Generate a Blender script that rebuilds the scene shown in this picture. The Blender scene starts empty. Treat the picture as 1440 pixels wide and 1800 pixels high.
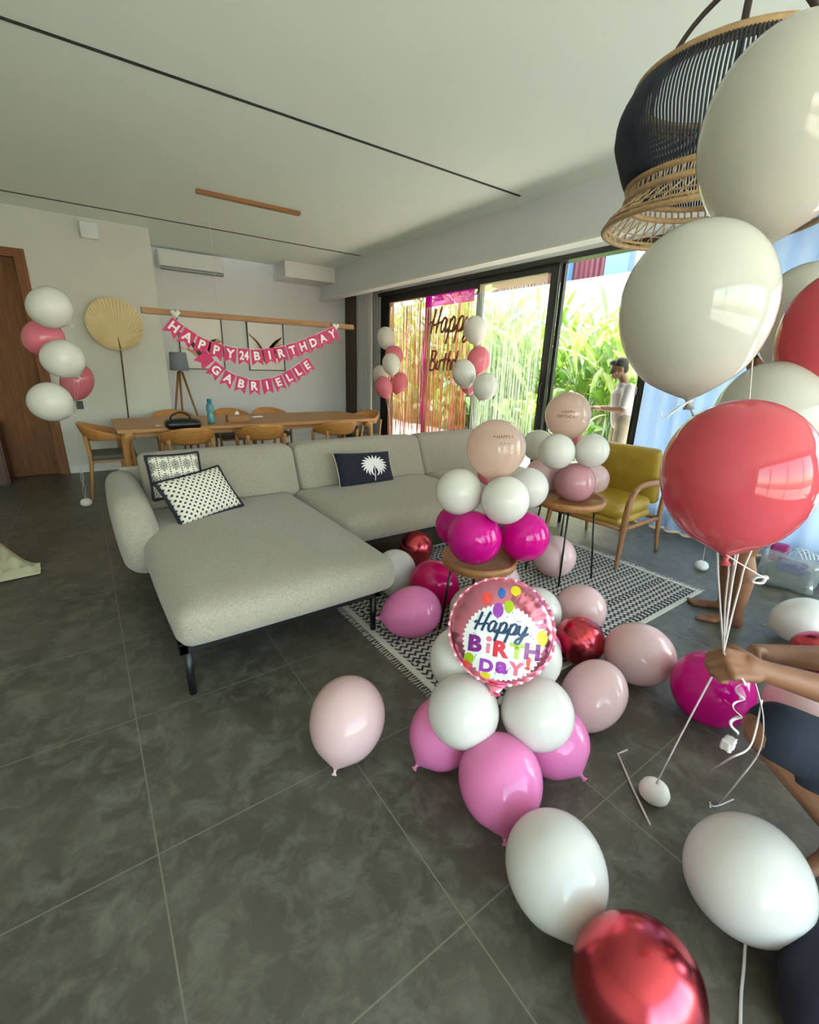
import bpy, bmesh, math, random
from mathutils import Vector as V, Matrix, Quaternion
random.seed(7)
S = bpy.context.scene
COL = S.collection
PI = math.pi
R = math.radians

# ---------------------------------------------------------------- camera
CH = 1.5
FPX = 788.5
yaw, pit, rol = R(35.6), R(18.01), R(1.709)
FW = V((math.sin(yaw)*math.cos(pit), math.cos(yaw)*math.cos(pit), -math.sin(pit)))
r0 = V((math.cos(yaw), -math.sin(yaw), 0)); u0 = r0.cross(FW)
RT = r0*math.cos(rol) + u0*math.sin(rol)
UP = -r0*math.sin(rol) + u0*math.cos(rol)
EYE = V((0, 0, CH))
cd = bpy.data.cameras.new('camera'); cam = bpy.data.objects.new('camera', cd); COL.objects.link(cam)
M = Matrix((RT, UP, -FW)).transposed().to_4x4(); M.translation = EYE
cam.matrix_world = M
cd.sensor_fit = 'AUTO'; cd.sensor_width = 36; cd.lens = 36*FPX/1800; cd.clip_start = 0.05
S.camera = cam
# ---------------------------------------------------------------- light
w = bpy.data.worlds.new('sky'); S.world = w; w.use_nodes = True
nt = w.node_tree; bg = nt.nodes['Background']
st = nt.nodes.new('ShaderNodeTexSky'); st.sky_type = 'NISHITA'; st.sun_disc = False
st.sun_elevation = R(58); st.sun_rotation = R(60); st.air_density = 1.0; st.dust_density = 1.5
wt = nt.nodes.new('ShaderNodeMixRGB'); wt.blend_type = 'MULTIPLY'; wt.inputs[0].default_value = 1; wt.inputs[2].default_value = (1.0, .90, .70, 1)
nt.links.new(st.outputs[0], wt.inputs[1]); nt.links.new(wt.outputs[0], bg.inputs[0]); bg.inputs[1].default_value = 0.40
sd = bpy.data.lights.new('sun', 'SUN'); sd.energy = 3.4; sd.angle = R(0.6); sd.color = (1, .95, .86)
so = bpy.data.objects.new('sun', sd); COL.objects.link(so)
so.rotation_euler = V((-0.45, -0.12, -1.0)).to_track_quat('-Z', 'Y').to_euler()
S.view_settings.view_transform = 'Standard'; S.view_settings.look = 'None'
S.view_settings.gamma = 1; S.view_settings.exposure = 2.85; S.view_settings.use_curve_mapping = False
def portal(y0, y1, z0, z1, x=4.98):
    l = bpy.data.lights.new('window_portal', 'AREA'); l.shape = 'RECTANGLE'; l.size = y1-y0; l.size_y = z1-z0
    l.cycles.is_portal = True
    o = bpy.data.objects.new('window_portal', l); COL.objects.link(o)
    o.location = (x, (y0+y1)/2, (z0+z1)/2); o.rotation_euler = V((-1, 0, 0)).to_track_quat('-Z', 'Z').to_euler()
    # local X along world Y
    o.matrix_world = Matrix(((0, 0, 1, x), (1, 0, 0, (y0+y1)/2), (0, 1, 0, (z0+z1)/2), (0, 0, 0, 1)))
portal(-2.6, 2.6, 0.05, 2.7)
portal(2.6, 7.7, 0.05, 2.7)
l = bpy.data.lights.new('window_portal', 'AREA'); l.shape = 'RECTANGLE'; l.size = 6.2; l.size_y = 2.4; l.cycles.is_portal = True
o = bpy.data.objects.new('window_portal', l); COL.objects.link(o)
o.matrix_world = Matrix(((-1, 0, 0, .9), (0, 0, -1, -3.25), (0, -1, 0, 1.5), (0, 0, 0, 1)))

# ---------------------------------------------------------------- pixel helpers (survey of the room)
def ray(x, y): return FW + RT*((x-720)/FPX) - UP*((y-900)/FPX)
def PT(x, y, t): return EYE + ray(x, y)*t
def PZ(x, y, z):
    d = ray(x, y); return EYE + d*((z-CH)/d.z)
def PX(x, y, X):
    d = ray(x, y); return EYE + d*(X/d.x)
def PY(x, y, Y):
    d = ray(x, y); return EYE + d*(Y/d.y)

# ---------------------------------------------------------------- materials
MATS = {}
def newmat(name):
    m = bpy.data.materials.new(name); m.use_nodes = True; m.node_tree.nodes.clear()
    o = m.node_tree.nodes.new('ShaderNodeOutputMaterial'); MATS[name] = m
    return m, m.node_tree, o
def lk(nt, a, b): nt.links.new(a, b)
def N(nt, t, **k):
    n = nt.nodes.new('ShaderNode'+t)
    for a, b in k.items(): setattr(n, a, b)
    return n
def setc(s, c): s.default_value = (*c, 1) if len(c) == 3 else c
def pmat(name, col, rough=.5, metal=0, noise=None, bump=0, bscale=200, coat=0, sheen=0, alpha=1, scale=(1, 1, 1), spec=.5):
    """noise=(scale, colour2, detail)"""
    m, nt, o = newmat(name)
    p = N(nt, 'BsdfPrincipled'); setc(p.inputs['Base Color'], col)
    p.inputs['Roughness'].default_value = rough; p.inputs['Metallic'].default_value = metal
    p.inputs['Coat Weight'].default_value = coat; p.inputs['Coat Roughness'].default_value = .08
    p.inputs['Sheen Weight'].default_value = sheen; p.inputs['Alpha'].default_value = alpha
    p.inputs['Specular IOR Level'].default_value = spec
    lk(nt, p.outputs[0], o.inputs[0])
    tc = N(nt, 'TexCoord'); mp = N(nt, 'Mapping'); mp.inputs['Scale'].default_value = scale
    lk(nt, tc.outputs['Object'], mp.inputs[0])
    if noise:
        n = N(nt, 'TexNoise'); n.inputs['Scale'].default_value = noise[0]; n.inputs['Detail'].default_value = noise[2] if len(noise) > 2 else 4
        lk(nt, mp.outputs[0], n.inputs[0])
        r = N(nt, 'ValToRGB'); r.color_ramp.elements[0].position = .35; r.color_ramp.elements[1].position = .65
        setc(r.color_ramp.elements[0], col) if False else None
        r.color_ramp.elements[0].color = (*col, 1); r.color_ramp.elements[1].color = (*noise[1], 1)
        lk(nt, n.outputs[0], r.inputs[0]); lk(nt, r.outputs[0], p.inputs['Base Color'])
    if bump:
        n = N(nt, 'TexNoise'); n.inputs['Scale'].default_value = bscale; n.inputs['Detail'].default_value = 2
        lk(nt, mp.outputs[0], n.inputs[0])
        b = N(nt, 'Bump'); b.inputs['Strength'].default_value = bump; b.inputs['Distance'].default_value = .01
        lk(nt, n.outputs[0], b.inputs['Height']); lk(nt, b.outputs[0], p.inputs['Normal'])
    return m
def latex(name, col, tr=.3, rough=.06, gl=1.0):
    m, nt, o = newmat(name)
    d = N(nt, 'BsdfDiffuse'); t = N(nt, 'BsdfTranslucent'); g = N(nt, 'BsdfGlossy')
    setc(d.inputs[0], col); setc(t.inputs[0], col); g.inputs['Roughness'].default_value = rough
    mx = N(nt, 'MixShader'); mx.inputs[0].default_value = tr
    lk(nt, d.outputs[0], mx.inputs[1]); lk(nt, t.outputs[0], mx.inputs[2])
    f = N(nt, 'Fresnel'); f.inputs[0].default_value = 1.45
    mu = N(nt, 'Math', operation='MULTIPLY'); mu.inputs[1].default_value = gl; lk(nt, f.outputs[0], mu.inputs[0])
    m2 = N(nt, 'MixShader'); lk(nt, mu.outputs[0], m2.inputs[0]); lk(nt, mx.outputs[0], m2.inputs[1]); lk(nt, g.outputs[0], m2.inputs[2])
    lk(nt, m2.outputs[0], o.inputs[0]); return m
def glassy(name, col=(1, 1, 1), amt=1.0, rough=0):
    """thin sheet: see-through with fresnel reflection"""
    m, nt, o = newmat(name)
    t = N(nt, 'BsdfTransparent'); setc(t.inputs[0], col); g = N(nt, 'BsdfGlossy'); g.inputs['Roughness'].default_value = rough
    f = N(nt, 'LayerWeight'); pw = N(nt, 'Math', operation='POWER'); pw.inputs[1].default_value = 5; lk(nt, f.outputs['Facing'], pw.inputs[0])
    ad = N(nt, 'Math', operation='MULTIPLY_ADD'); ad.inputs[1].default_value = .7; ad.inputs[2].default_value = .03; lk(nt, pw.outputs[0], ad.inputs[0])
    mx = N(nt, 'MixShader'); lk(nt, ad.outputs[0], mx.inputs[0]); lk(nt, t.outputs[0], mx.inputs[1]); lk(nt, g.outputs[0], mx.inputs[2])
    lk(nt, mx.outputs[0], o.inputs[0]); return m
def sheer(name, col, transp=.3, tr=.6, gloss=0, grough=.25, metal_col=None):
    m, nt, o = newmat(name)
    d = N(nt, 'BsdfDiffuse'); t = N(nt, 'BsdfTranslucent'); x = N(nt, 'BsdfTransparent')
    setc(d.inputs[0], col); setc(t.inputs[0], col)
    a = N(nt, 'MixShader'); a.inputs[0].default_value = tr; lk(nt, d.outputs[0], a.inputs[1]); lk(nt, t.outputs[0], a.inputs[2])
    last = a
    if gloss:
        g = N(nt, 'BsdfGlossy'); setc(g.inputs[0], metal_col or col); g.inputs['Roughness'].default_value = grough
        c = N(nt, 'MixShader'); c.inputs[0].default_value = gloss; lk(nt, last.outputs[0], c.inputs[1]); lk(nt, g.outputs[0], c.inputs[2]); last = c
    b = N(nt, 'MixShader'); b.inputs[0].default_value = transp
    setc(x.inputs[0], tuple(min(1, .4+.6*k) for k in col))
    lk(nt, last.outputs[0], b.inputs[1]); lk(nt, x.outputs[0], b.inputs[2]); lk(nt, b.outputs[0], o.inputs[0]); return m
def wood(name, c1, c2, axis=0, rough=.42):
    m, nt, o = newmat(name)
    p = N(nt, 'BsdfPrincipled'); p.inputs['Roughness'].default_value = rough; lk(nt, p.outputs[0], o.inputs[0])
    tc = N(nt, 'TexCoord'); mp = N(nt, 'Mapping'); s = [14, 14, 14]; s[axis] = 1.3; mp.inputs['Scale'].default_value = s
    n = N(nt, 'TexNoise'); n.inputs['Scale'].default_value = 2.2; n.inputs['Detail'].default_value = 6; n.inputs['Distortion'].default_value = .6
    lk(nt, tc.outputs['Object'], mp.inputs[0]); lk(nt, mp.outputs[0], n.inputs[0])
    r = N(nt, 'ValToRGB'); r.color_ramp.elements[0].position = .3; r.color_ramp.elements[1].position = .7
    r.color_ramp.elements[0].color = (*c1, 1); r.color_ramp.elements[1].color = (*c2, 1)
    lk(nt, n.outputs[0], r.inputs[0]); lk(nt, r.outputs[0], p.inputs['Base Color']); return m

WALL = pmat('warm_white_plaster', (.66, .66, .59), .8, noise=(3, (.69, .69, .63)), spec=.2)
CEIL = pmat('ceiling_paint', (.86, .95, .88), .8, spec=.2)
BWALL = pmat('cool_white_plaster', (.74, .76, .78), .8, spec=.2)
TRIM = pmat('white_trim', (.78, .78, .75), .5)
BLACKM = pmat('black_aluminium', (.018, .019, .017), .35)
BLACK = pmat('black_paint', (.008, .008, .009), .4)
DOORW = wood('dark_teak', (.13, .045, .010), (.21, .08, .018), 2, .65)
DOORF = wood('teak_casing', (.17, .055, .012), (.26, .095, .024), 2, .6)
REDW = wood('red_brown_veneer', (.06, .018, .01), (.09, .028, .014), 2)
OAK = wood('oak_wood_x', (.44, .20, .06), (.58, .29, .10), 0)
OAKZ = wood('oak_wood_z', (.44, .20, .06), (.58, .29, .10), 2)
OAKB = wood('bent_oak', (.48, .195, .045), (.62, .29, .085), 0)
WAL = wood('walnut_wood', (.28, .115, .035), (.40, .18, .06), 0)
WALZ = wood('walnut_wood_z', (.26, .11, .035), (.37, .17, .06), 2)
SOFA = pmat('greige_sofa_fabric', (.31, .278, .218), .95, noise=(140, (.41, .372, .295), 3), bump=.35, bscale=420, sheen=.25)
GREYSEAT = pmat('grey_seat_fabric', (.13, .13, .11), .95, bump=.2, bscale=300)
MUSTARD = pmat('mustard_leather', (.36, .23, .02), .38, noise=(9, (.42, .28, .035)), bump=.08, bscale=60)
NAVY = pmat('navy_canvas', (.012, .014, .028), .9, bump=.15, bscale=300)
NAVYCLOTH = pmat('navy_shorts_cloth', (.012, .018, .032), .95, bump=.2, bscale=200)
SKIN = pmat('brown_skin', (.20, .085, .04), .55, noise=(14, (.24, .105, .05)))
SKIN2 = pmat('tan_skin', (.17, .085, .045), .55)
HAIR = pmat('black_hair', (.012, .011, .011), .6, bump=.6, bscale=150)
WSHIRT = pmat('shaded_white_shirt', (.45, .43, .43), .9)  # white cloth, greyed in colour to stand for the shade outside
BEIGE = pmat('beige_trouser', (.32, .27, .2), .9)
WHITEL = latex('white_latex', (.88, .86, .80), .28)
WHITEDIM = latex('dimmed_white_latex', (.68, .66, .58), .38)  # same white latex, darkened to paint in dimmer light on the upper balloons
PALE = latex('pale_pink_latex', (.88, .60, .59), .25)
PEACH = latex('peach_clear_latex', (.97, .74, .63), .6)
BUB = latex('bubblegum_latex', (.97, .27, .58), .25)
CORAL = latex('coral_latex', (.72, .105, .135), .30)
PINK = latex('rose_pink_latex', (.90, .24, .32), .28)
MAG = latex('magenta_latex', (.72, .004, .28), .22)
HOT = latex('hot_crimson_latex', (.74, .008, .15), .2)
def chrome(name, c1):
    m = pmat(name, c1, .24, 1.0); return m
CHROME = chrome('chrome_rose_latex', (.66, .085, .11))
RIB = pmat('white_curling_ribbon', (.66, .60, .60), .35)
RIBT = pmat('pearl_ribbon', (.7, .72, .72), .3)
PUTTY = pmat('white_weight_putty', (.80, .78, .72), .45)
CREAM = pmat('cream_wool', (.62, .60, .52), .95)
FANM = pmat('dried_palm_leaf', (.88, .74, .46), .8)
STICK = pmat('dark_bamboo', (.12, .07, .035), .6)
PLAST = pmat('white_plastic', (.75, .77, .76), .35)
LAMPG = pmat('blue_grey_linen', (.24, .28, .34), .9, bump=.1)
CORD = pmat('navy_cord', (.012, .018, .035), .6)
RATTAN = pmat('rattan', (.33, .21, .10), .55, noise=(40, (.42, .28, .14)))
LEATH = pmat('brown_leather_strap', (.045, .03, .025), .5)
PINKCARD = pmat('pink_card', (.62, .02, .14), .6)
WHITECARD = pmat('white_card', (.9, .88, .86), .6)
GLASS = glassy('window_glass')
SHEER = sheer('white_sheer_voile', (.60, .74, .92), .10, .5)
SHEERW = sheer('white_voile', (.80, .82, .82), .02, .45)
BROWNCUR = pmat('taupe_blackout', (.085, .07, .055), .95)
CONC = pmat('terrace_stone', (.55, .52, .45), .8, noise=(4, (.62, .6, .52)))
GWALL = pmat('garden_wall_render', (.85, .82, .74), .9)
SOIL = pmat('garden_soil', (.10, .12, .04), 1)
REDC = pmat('red_corrugated_cladding', (.62, .07, .04), .5)
DKRED = pmat('maroon_cladding', (.16, .035, .045), .6)
BLUE = pmat('blue_painted_steel', (.12, .28, .62), .5)
LEAF = []
for i, c in enumerate([(.12, .30, .03), (.20, .42, .04), (.34, .52, .07), (.55, .66, .22)]):
    LEAF.append(sheer('leaf_%s' % ['dark', 'mid', 'lime', 'pale'][i], c, 0, .4, .18, .35, (1, 1, 1)))

def floor_mat():
    m, nt, o = newmat('stone_look_tile')
    p = N(nt, 'BsdfPrincipled'); lk(nt, p.outputs[0], o.inputs[0])
    tc = N(nt, 'TexCoord'); sep = N(nt, 'SeparateXYZ'); lk(nt, tc.outputs['Object'], sep.inputs[0])
    def mask(out, off, T=.69, wd=.0024):
        a = N(nt, 'Math', operation='SUBTRACT'); lk(nt, out, a.inputs[0]); a.inputs[1].default_value = off - T/2
        b = N(nt, 'Math', operation='PINGPONG'); lk(nt, a.outputs[0], b.inputs[0]); b.inputs[1].default_value = T/2
        c = N(nt, 'Math', operation='GREATER_THAN'); lk(nt, b.outputs[0], c.inputs[0]); c.inputs[1].default_value = T/2-wd
        return c
    mxx = N(nt, 'Math', operation='MAXIMUM')
    lk(nt, mask(sep.outputs[0], -.033).outputs[0], mxx.inputs[0]); lk(nt, mask(sep.outputs[1], .58).outputs[0], mxx.inputs[1])
    n1 = N(nt, 'TexNoise'); n1.inputs['Scale'].default_value = 1.7; n1.inputs['Detail'].default_value = 9; n1.inputs['Roughness'].default_value = .68
    n2 = N(nt, 'TexNoise'); n2.inputs['Scale'].default_value = 8.5; n2.inputs['Detail'].default_value = 10; n2.inputs['Roughness'].default_value = .72; n2.inputs['Distortion'].default_value = .5
    for n in (n1, n2): lk(nt, tc.outputs['Object'], n.inputs[0])
    r1 = N(nt, 'ValToRGB'); e = r1.color_ramp.elements; e[0].position = .30; e[1].position = .70
    e[0].color = (.048, .045, .031, 1); e[1].color = (.120, .111, .080, 1)
    lk(nt, n1.outputs[0], r1.inputs[0])
    r2 = N(nt, 'ValToRGB'); e = r2.color_ramp.elements; e[0].position = .46; e[1].position = .80
    e[0].color = (0, 0, 0, 1); e[1].color = (1, 1, 1, 1); lk(nt, n2.outputs[0], r2.inputs[0])
    mm = N(nt, 'MixRGB'); lk(nt, r2.outputs[0], mm.inputs[0]); lk(nt, r1.outputs[0], mm.inputs[1]); mm.inputs[2].default_value = (.215, .208, .165, 1)
    m3 = N(nt, 'MixRGB'); lk(nt, mxx.outputs[0], m3.inputs[0]); lk(nt, mm.outputs[0], m3.inputs[1]); m3.inputs[2].default_value = (.20, .19, .145, 1)
    lk(nt, m3.outputs[0], p.inputs['Base Color'])
    mr = N(nt, 'MapRange'); lk(nt, n2.outputs[0], mr.inputs[0]); mr.inputs[3].default_value = .30; mr.inputs[4].default_value = .52
    lk(nt, mr.outputs[0], p.inputs['Roughness'])
    b = N(nt, 'Bump'); b.inputs['Strength'].default_value = .12; b.inputs['Distance'].default_value = .01; lk(nt, n2.outputs[0], b.inputs['Height']); lk(nt, b.outputs[0], p.inputs['Normal'])
    return m
FLOOR = floor_mat()
def rug_mat():
    m, nt, o = newmat('zigzag_rug_weave')
    p = N(nt, 'BsdfPrincipled'); p.inputs['Roughness'].default_value = .95; lk(nt, p.outputs[0], o.inputs[0])
    tc = N(nt, 'TexCoord'); sep = N(nt, 'SeparateXYZ'); lk(nt, tc.outputs['Object'], sep.inputs[0])
    def ma(op, a, b):
        n = N(nt, 'Math', operation=op)
        for i, q in enumerate((a, b)):
            if isinstance(q, (int, float)): n.inputs[i].default_value = q
            else: lk(nt, q, n.inputs[i])
        return n.outputs[0]
    X, Y = sep.outputs[0], sep.outputs[1]
    zz = ma('PINGPONG', X, .022)                      # zigzag offset
    y2 = ma('ADD', Y, ma('MULTIPLY', zz, .95))
    s1 = ma('LESS_THAN', ma('PINGPONG', y2, .0205), .0088)
    # every few rows a plain row of dashes
    row = ma('LESS_THAN', ma('PINGPONG', Y, .1), .014)
    dash = ma('LESS_THAN', ma('PINGPONG', X, .022), .012)
    k = ma('ADD', ma('MULTIPLY', s1, ma('SUBTRACT', 1, row)), ma('MULTIPLY', row, dash))
    c = N(nt, 'MixRGB'); lk(nt, k, c.inputs[0]); c.inputs[1].default_value = (.52, .50, .43, 1); c.inputs[2].default_value = (.028, .028, .04, 1)
    lk(nt, c.outputs[0], p.inputs['Base Color']); return m
RUGM = rug_mat()
def pattern_mat(name, kind):
    m, nt, o = newmat(name)
    p = N(nt, 'BsdfPrincipled'); p.inputs['Roughness'].default_value = .9; lk(nt, p.outputs[0], o.inputs[0])
    tc = N(nt, 'TexCoord'); sep = N(nt, 'SeparateXYZ'); lk(nt, tc.outputs['Object'], sep.inputs[0])
    def ma(op, a, b=0):
        n = N(nt, 'Math', operation=op)
        for i, q in enumerate((a, b)):
            if isinstance(q, (int, float)): n.inputs[i].default_value = q
            else: lk(nt, q, n.inputs[i])
        return n.outputs[0]
    X, Z = sep.outputs[0], sep.outputs[2]
    if kind == 'sprig':
        a = ma('ADD', X, Z); b = ma('SUBTRACT', X, Z)
        T = .040
        da = ma('SUBTRACT', ma('PINGPONG', a, T/2), 0); db = ma('PINGPONG', b, T/2)
        # three lobed motif
        cx_ = ma('PINGPONG', X, T/2*1.0)
        d1 = ma('ADD', ma('POWER', da, 2), ma('POWER', db, 2))
        k = ma('LESS_THAN', d1, .00010)
        l1 = ma('LESS_THAN', ma('ABSOLUTE', ma('SUBTRACT', da, db)), .0032)
        l2 = ma('LESS_THAN', ma('ADD', da, db), .017)
        k = ma('MAXIMUM', k, ma('MULTIPLY', l1, l2))
    else:
        zx = ma('PINGPONG', X, .036); zz = ma('PINGPONG', ma('ADD', Z, .03), .046)
        th_ = ma('ARCTAN2', zz, zx)
        d = ma('MULTIPLY', ma('SQRT', ma('ADD', ma('POWER', zx, 2), ma('POWER', ma('MULTIPLY', zz, .8), 2))), ma('ADD', 1, ma('MULTIPLY', .22, ma('SINE', ma('MULTIPLY', th_, 12)))))
        ring = ma('MULTIPLY', ma('LESS_THAN', d, .025), ma('GREATER_THAN', ma('PINGPONG', d, .0045), .002))
        st_ = ma('LESS_THAN', ma('ABSOLUTE', ma('SUBTRACT', zx, .034)), .003)
        dsh = ma('LESS_THAN', ma('PINGPONG', Z, .008), .004)
        k = ma('MAXIMUM', ring, ma('MULTIPLY', st_, dsh))
    c = N(nt, 'MixRGB'); lk(nt, k, c.inputs[0]); c.inputs[1].default_value = (.70, .67, .56, 1); c.inputs[2].default_value = (.03, .03, .05, 1)
    lk(nt, c.outputs[0], p.inputs['Base Color']); return m
SPRIG = pattern_mat('sprig_print', 'sprig'); PAIS = pattern_mat('paisley_print', 'paisley')

# ---------------------------------------------------------------- object helpers
def link(o, parent=None):
    COL.objects.link(o)
    if parent is not None: o.parent = parent
    return o
def meshob(name, verts, faces, mat, parent=None, smooth=True):
    me = bpy.data.meshes.new(name); me.from_pydata([tuple(v) for v in verts], [], faces); me.update()
    if smooth:
        me.polygons.foreach_set('use_smooth', [True]*len(me.polygons))
    if mat: me.materials.append(mat)
    return link(bpy.data.objects.new(name, me), parent)
def bmob(name, bm, mat, parent=None, smooth=True, bevel=0):
    me = bpy.data.meshes.new(name); bmesh.ops.recalc_face_normals(bm, faces=bm.faces); bm.to_mesh(me); bm.free()
    if smooth: me.polygons.foreach_set('use_smooth', [True]*len(me.polygons))
    if mat: me.materials.append(mat)
    o = link(bpy.data.objects.new(name, me), parent)
    if bevel:
        b = o.modifiers.new('bevel', 'BEVEL'); b.width = bevel; b.segments = 3; b.limit_method = 'ANGLE'; b.harden_normals = False
    return o
def thing(name, label, cat, loc=(0, 0, 0), rz=0, group=None):
    o = bpy.data.objects.new(name, None); COL.objects.link(o); o.location = loc; o.rotation_euler = (0, 0, rz); o.empty_display_size = .05
    return tag(o, label, cat, group)
def tag(o, label=None, cat=None, group=None, kind=None):
    if label: o['label'] = label
    if cat: o['category'] = cat
    if group: o['group'] = group
    if kind: o['kind'] = kind
    return o
def copy_tree(o, parent=None):
    c = o.copy(); COL.objects.link(c); c.parent = parent
    for ch in list(o.children): copy_tree(ch, c)
    return c
def bbox(bm, x0, x1, y0, y1, z0, z1):
    m = Matrix.Translation(((x0+x1)/2, (y0+y1)/2, (z0+z1)/2)) @ Matrix.Diagonal((abs(x1-x0), abs(y1-y0), abs(z1-z0), 1))
    return bmesh.ops.create_cube(bm, size=1, matrix=m)['verts']
def box(name, x0, x1, y0, y1, z0, z1, mat, parent=None, bevel=0):
    bm = bmesh.new(); bbox(bm, x0, x1, y0, y1, z0, z1)
    return bmob(name, bm, mat, parent, smooth=False, bevel=bevel)
def boxes(name, L, mat, parent=None, bevel=0):
    bm = bmesh.new()
    for b in L: bbox(bm, *b)
    return bmob(name, bm, mat, parent, smooth=False, bevel=bevel)
def struct(o): o['kind'] = 'structure'; return o
def lathe_data(prof, seg=32):
    vs, fs = [], []
    for (r, z) in prof:
        for i in range(seg):
            a = 2*PI*i/seg; vs.append(V((r*math.cos(a), r*math.sin(a), z)))
    for j in range(len(prof)-1):
        for i in range(seg):
            k = (i+1) % seg; fs.append((j*seg+i, j*seg+k, (j+1)*seg+k, (j+1)*seg+i))
    return vs, fs
def lathe(name, prof, mat, parent=None, seg=32, mtx=None):
    vs, fs = lathe_data(prof, seg)
    n = len(prof)
    if prof[0][0] > 1e-5: fs.append(tuple(range(seg))[::-1])
    if prof[-1][0] > 1e-5: fs.append(tuple((n-1)*seg+i for i in range(seg)))
    if mtx: vs = [mtx @ v for v in vs]
    bm = bmesh.new(); bv = [bm.verts.new(v) for v in vs]
    for f in fs:
        try: bm.faces.new([bv[i] for i in f])
        except ValueError: pass
    bmesh.ops.remove_doubles(bm, verts=bm.verts, dist=1e-6)
    o = bmob(name, bm, mat, parent)
    return o
def frames_along(pts, up=None):
    out = []; prev = None
    n = len(pts)
    for i in range(n):
        t = (pts[min(i+1, n-1)] - pts[max(i-1, 0)])
        t = t.normalized() if t.length > 1e-9 else V((0, 0, 1))
        if prev is None:
            a = V((0, 0, 1)) if abs(t.z) < .9 else V((1, 0, 0))
            if up: a = V(up)
            s = t.cross(a).normalized()
        else:
            s = prev - t*prev.dot(t)
            s = s.normalized() if s.length > 1e-6 else t.cross(V((1, 0, 0))).normalized()
        prev = s; out.append((s, s.cross(t).normalized()))
    return out
def tube_data(pts, r, seg=8, ry=None, up=None, vs=None, fs=None):
    """r: number or list; ry: flatten second axis"""
    vs = [] if vs is None else vs; fs = [] if fs is None else fs
    pts = [V(p) for p in pts]; fr = frames_along(pts, up); b0 = len(vs); n = len(pts)
    for i, p in enumerate(pts):
        ra = r[i] if isinstance(r, (list, tuple)) else r
        rb = ra if ry is None else (ry[i] if isinstance(ry, (list, tuple)) else ry)
        s, q = fr[i]
        for k in range(seg):
            a = 2*PI*k/seg; vs.append(p + s*(ra*math.cos(a)) + q*(rb*math.sin(a)))
    for i in range(n-1):
        for k in range(seg):
            m = (k+1) % seg; fs.append((b0+i*seg+k, b0+i*seg+m, b0+(i+1)*seg+m, b0+(i+1)*seg+k))
    fs.append(tuple(b0+k for k in range(seg))[::-1]); fs.append(tuple(b0+(n-1)*seg+k for k in range(seg)))
    return vs, fs
def tube(name, pts, r, mat, parent=None, seg=8, ry=None, up=None):
    vs, fs = tube_data(pts, r, seg, ry, up); return meshob(name, vs, fs, mat, parent)
def smoothpts(P, n=6, closed=False):
    P = [V(p) for p in P]; out = []
    m = len(P)
    for i in range(m-1):
        p0 = P[max(i-1, 0)]; p1 = P[i]; p2 = P[i+1]; p3 = P[min(i+2, m-1)]
        for k in range(n):
            t = k/n
            out.append(.5*((2*p1)+(-p0+p2)*t+(2*p0-5*p1+4*p2-p3)*t*t+(-p0+3*p1-3*p2+p3)*t**3))
    out.append(P[-1]); return out
def puff(name, c, s, r, mat, parent=None, bulge=(0, 0, 0), rot=None, cuts=14, fn=None, sub=True, seam=0):
    """soft rounded box. c centre, s full size, r corner radius, bulge outward swell per axis"""
    bm = bmesh.new(); bmesh.ops.create_cube(bm, size=2)
    bmesh.ops.subdivide_edges(bm, edges=bm.edges[:], cuts=cuts, use_grid_fill=True)
    h = V((s[0]/2, s[1]/2, s[2]/2)); r = min(r, min(h)*.999)
    for v in bm.verts:
        # denser near the corners
        n = V((math.sin(v.co[i]*PI/2) for i in range(3)))
        p = V((n[i]*h[i] for i in range(3)))
        inner = V((max(-(h[i]-r), min(h[i]-r, p[i])) for i in range(3)))
        d = p-inner
        q = inner + (d.normalized()*r if d.length > 1e-9 else d)
        for i in range(3):
            j, k = (i+1) % 3, (i+2) % 3
            wgt = max(0, 1-(q[j]/h[j])**2)*max(0, 1-(q[k]/h[k])**2)
            q[i] += bulge[i]*wgt*(q[i]/h[i])
        if fn: q = fn(q, h)
        v.co = q
    m = Matrix.Translation(V(c))
    if rot is not None: m = m @ (rot.to_4x4() if hasattr(rot, 'to_4x4') else Matrix.Rotation(rot, 4, 'Z'))
    o = bmob(name, bm, mat, parent)
    o.matrix_local = m
    return o
def text_polys(body, size=1.0, bold=0):
    cu = bpy.data.curves.new('txt', 'FONT'); cu.body = body; cu.size = size; cu.offset = bold; cu.align_x = 'CENTER'; cu.align_y = 'CENTER'
    cu.resolution_u = 3
    o = bpy.data.objects.new('txt', cu); COL.objects.link(o)
    dg = bpy.context.evaluated_depsgraph_get(); me = bpy.data.meshes.new_from_object(o.evaluated_get(dg))
    vs = [v.co.copy() for v in me.vertices]; fs = [tuple(p.vertices) for p in me.polygons]
    bpy.data.objects.remove(o); bpy.data.curves.remove(cu); bpy.data.meshes.remove(me)
    xs = [v.x for v in vs]; ys = [v.y for v in vs]; cx_ = (min(xs)+max(xs))/2; cy_ = (min(ys)+max(ys))/2
    return [V((v.x-cx_, v.y-cy_, 0)) for v in vs], fs, (max(xs)-min(xs), max(ys)-min(ys))
def quatfrom(x, z):
    """matrix with local z along z and local x near x"""
    z = V(z).normalized(); y = z.cross(V(x)).normalized(); x = y.cross(z).normalized()
    return Matrix((x, y, z)).transposed()

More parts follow.
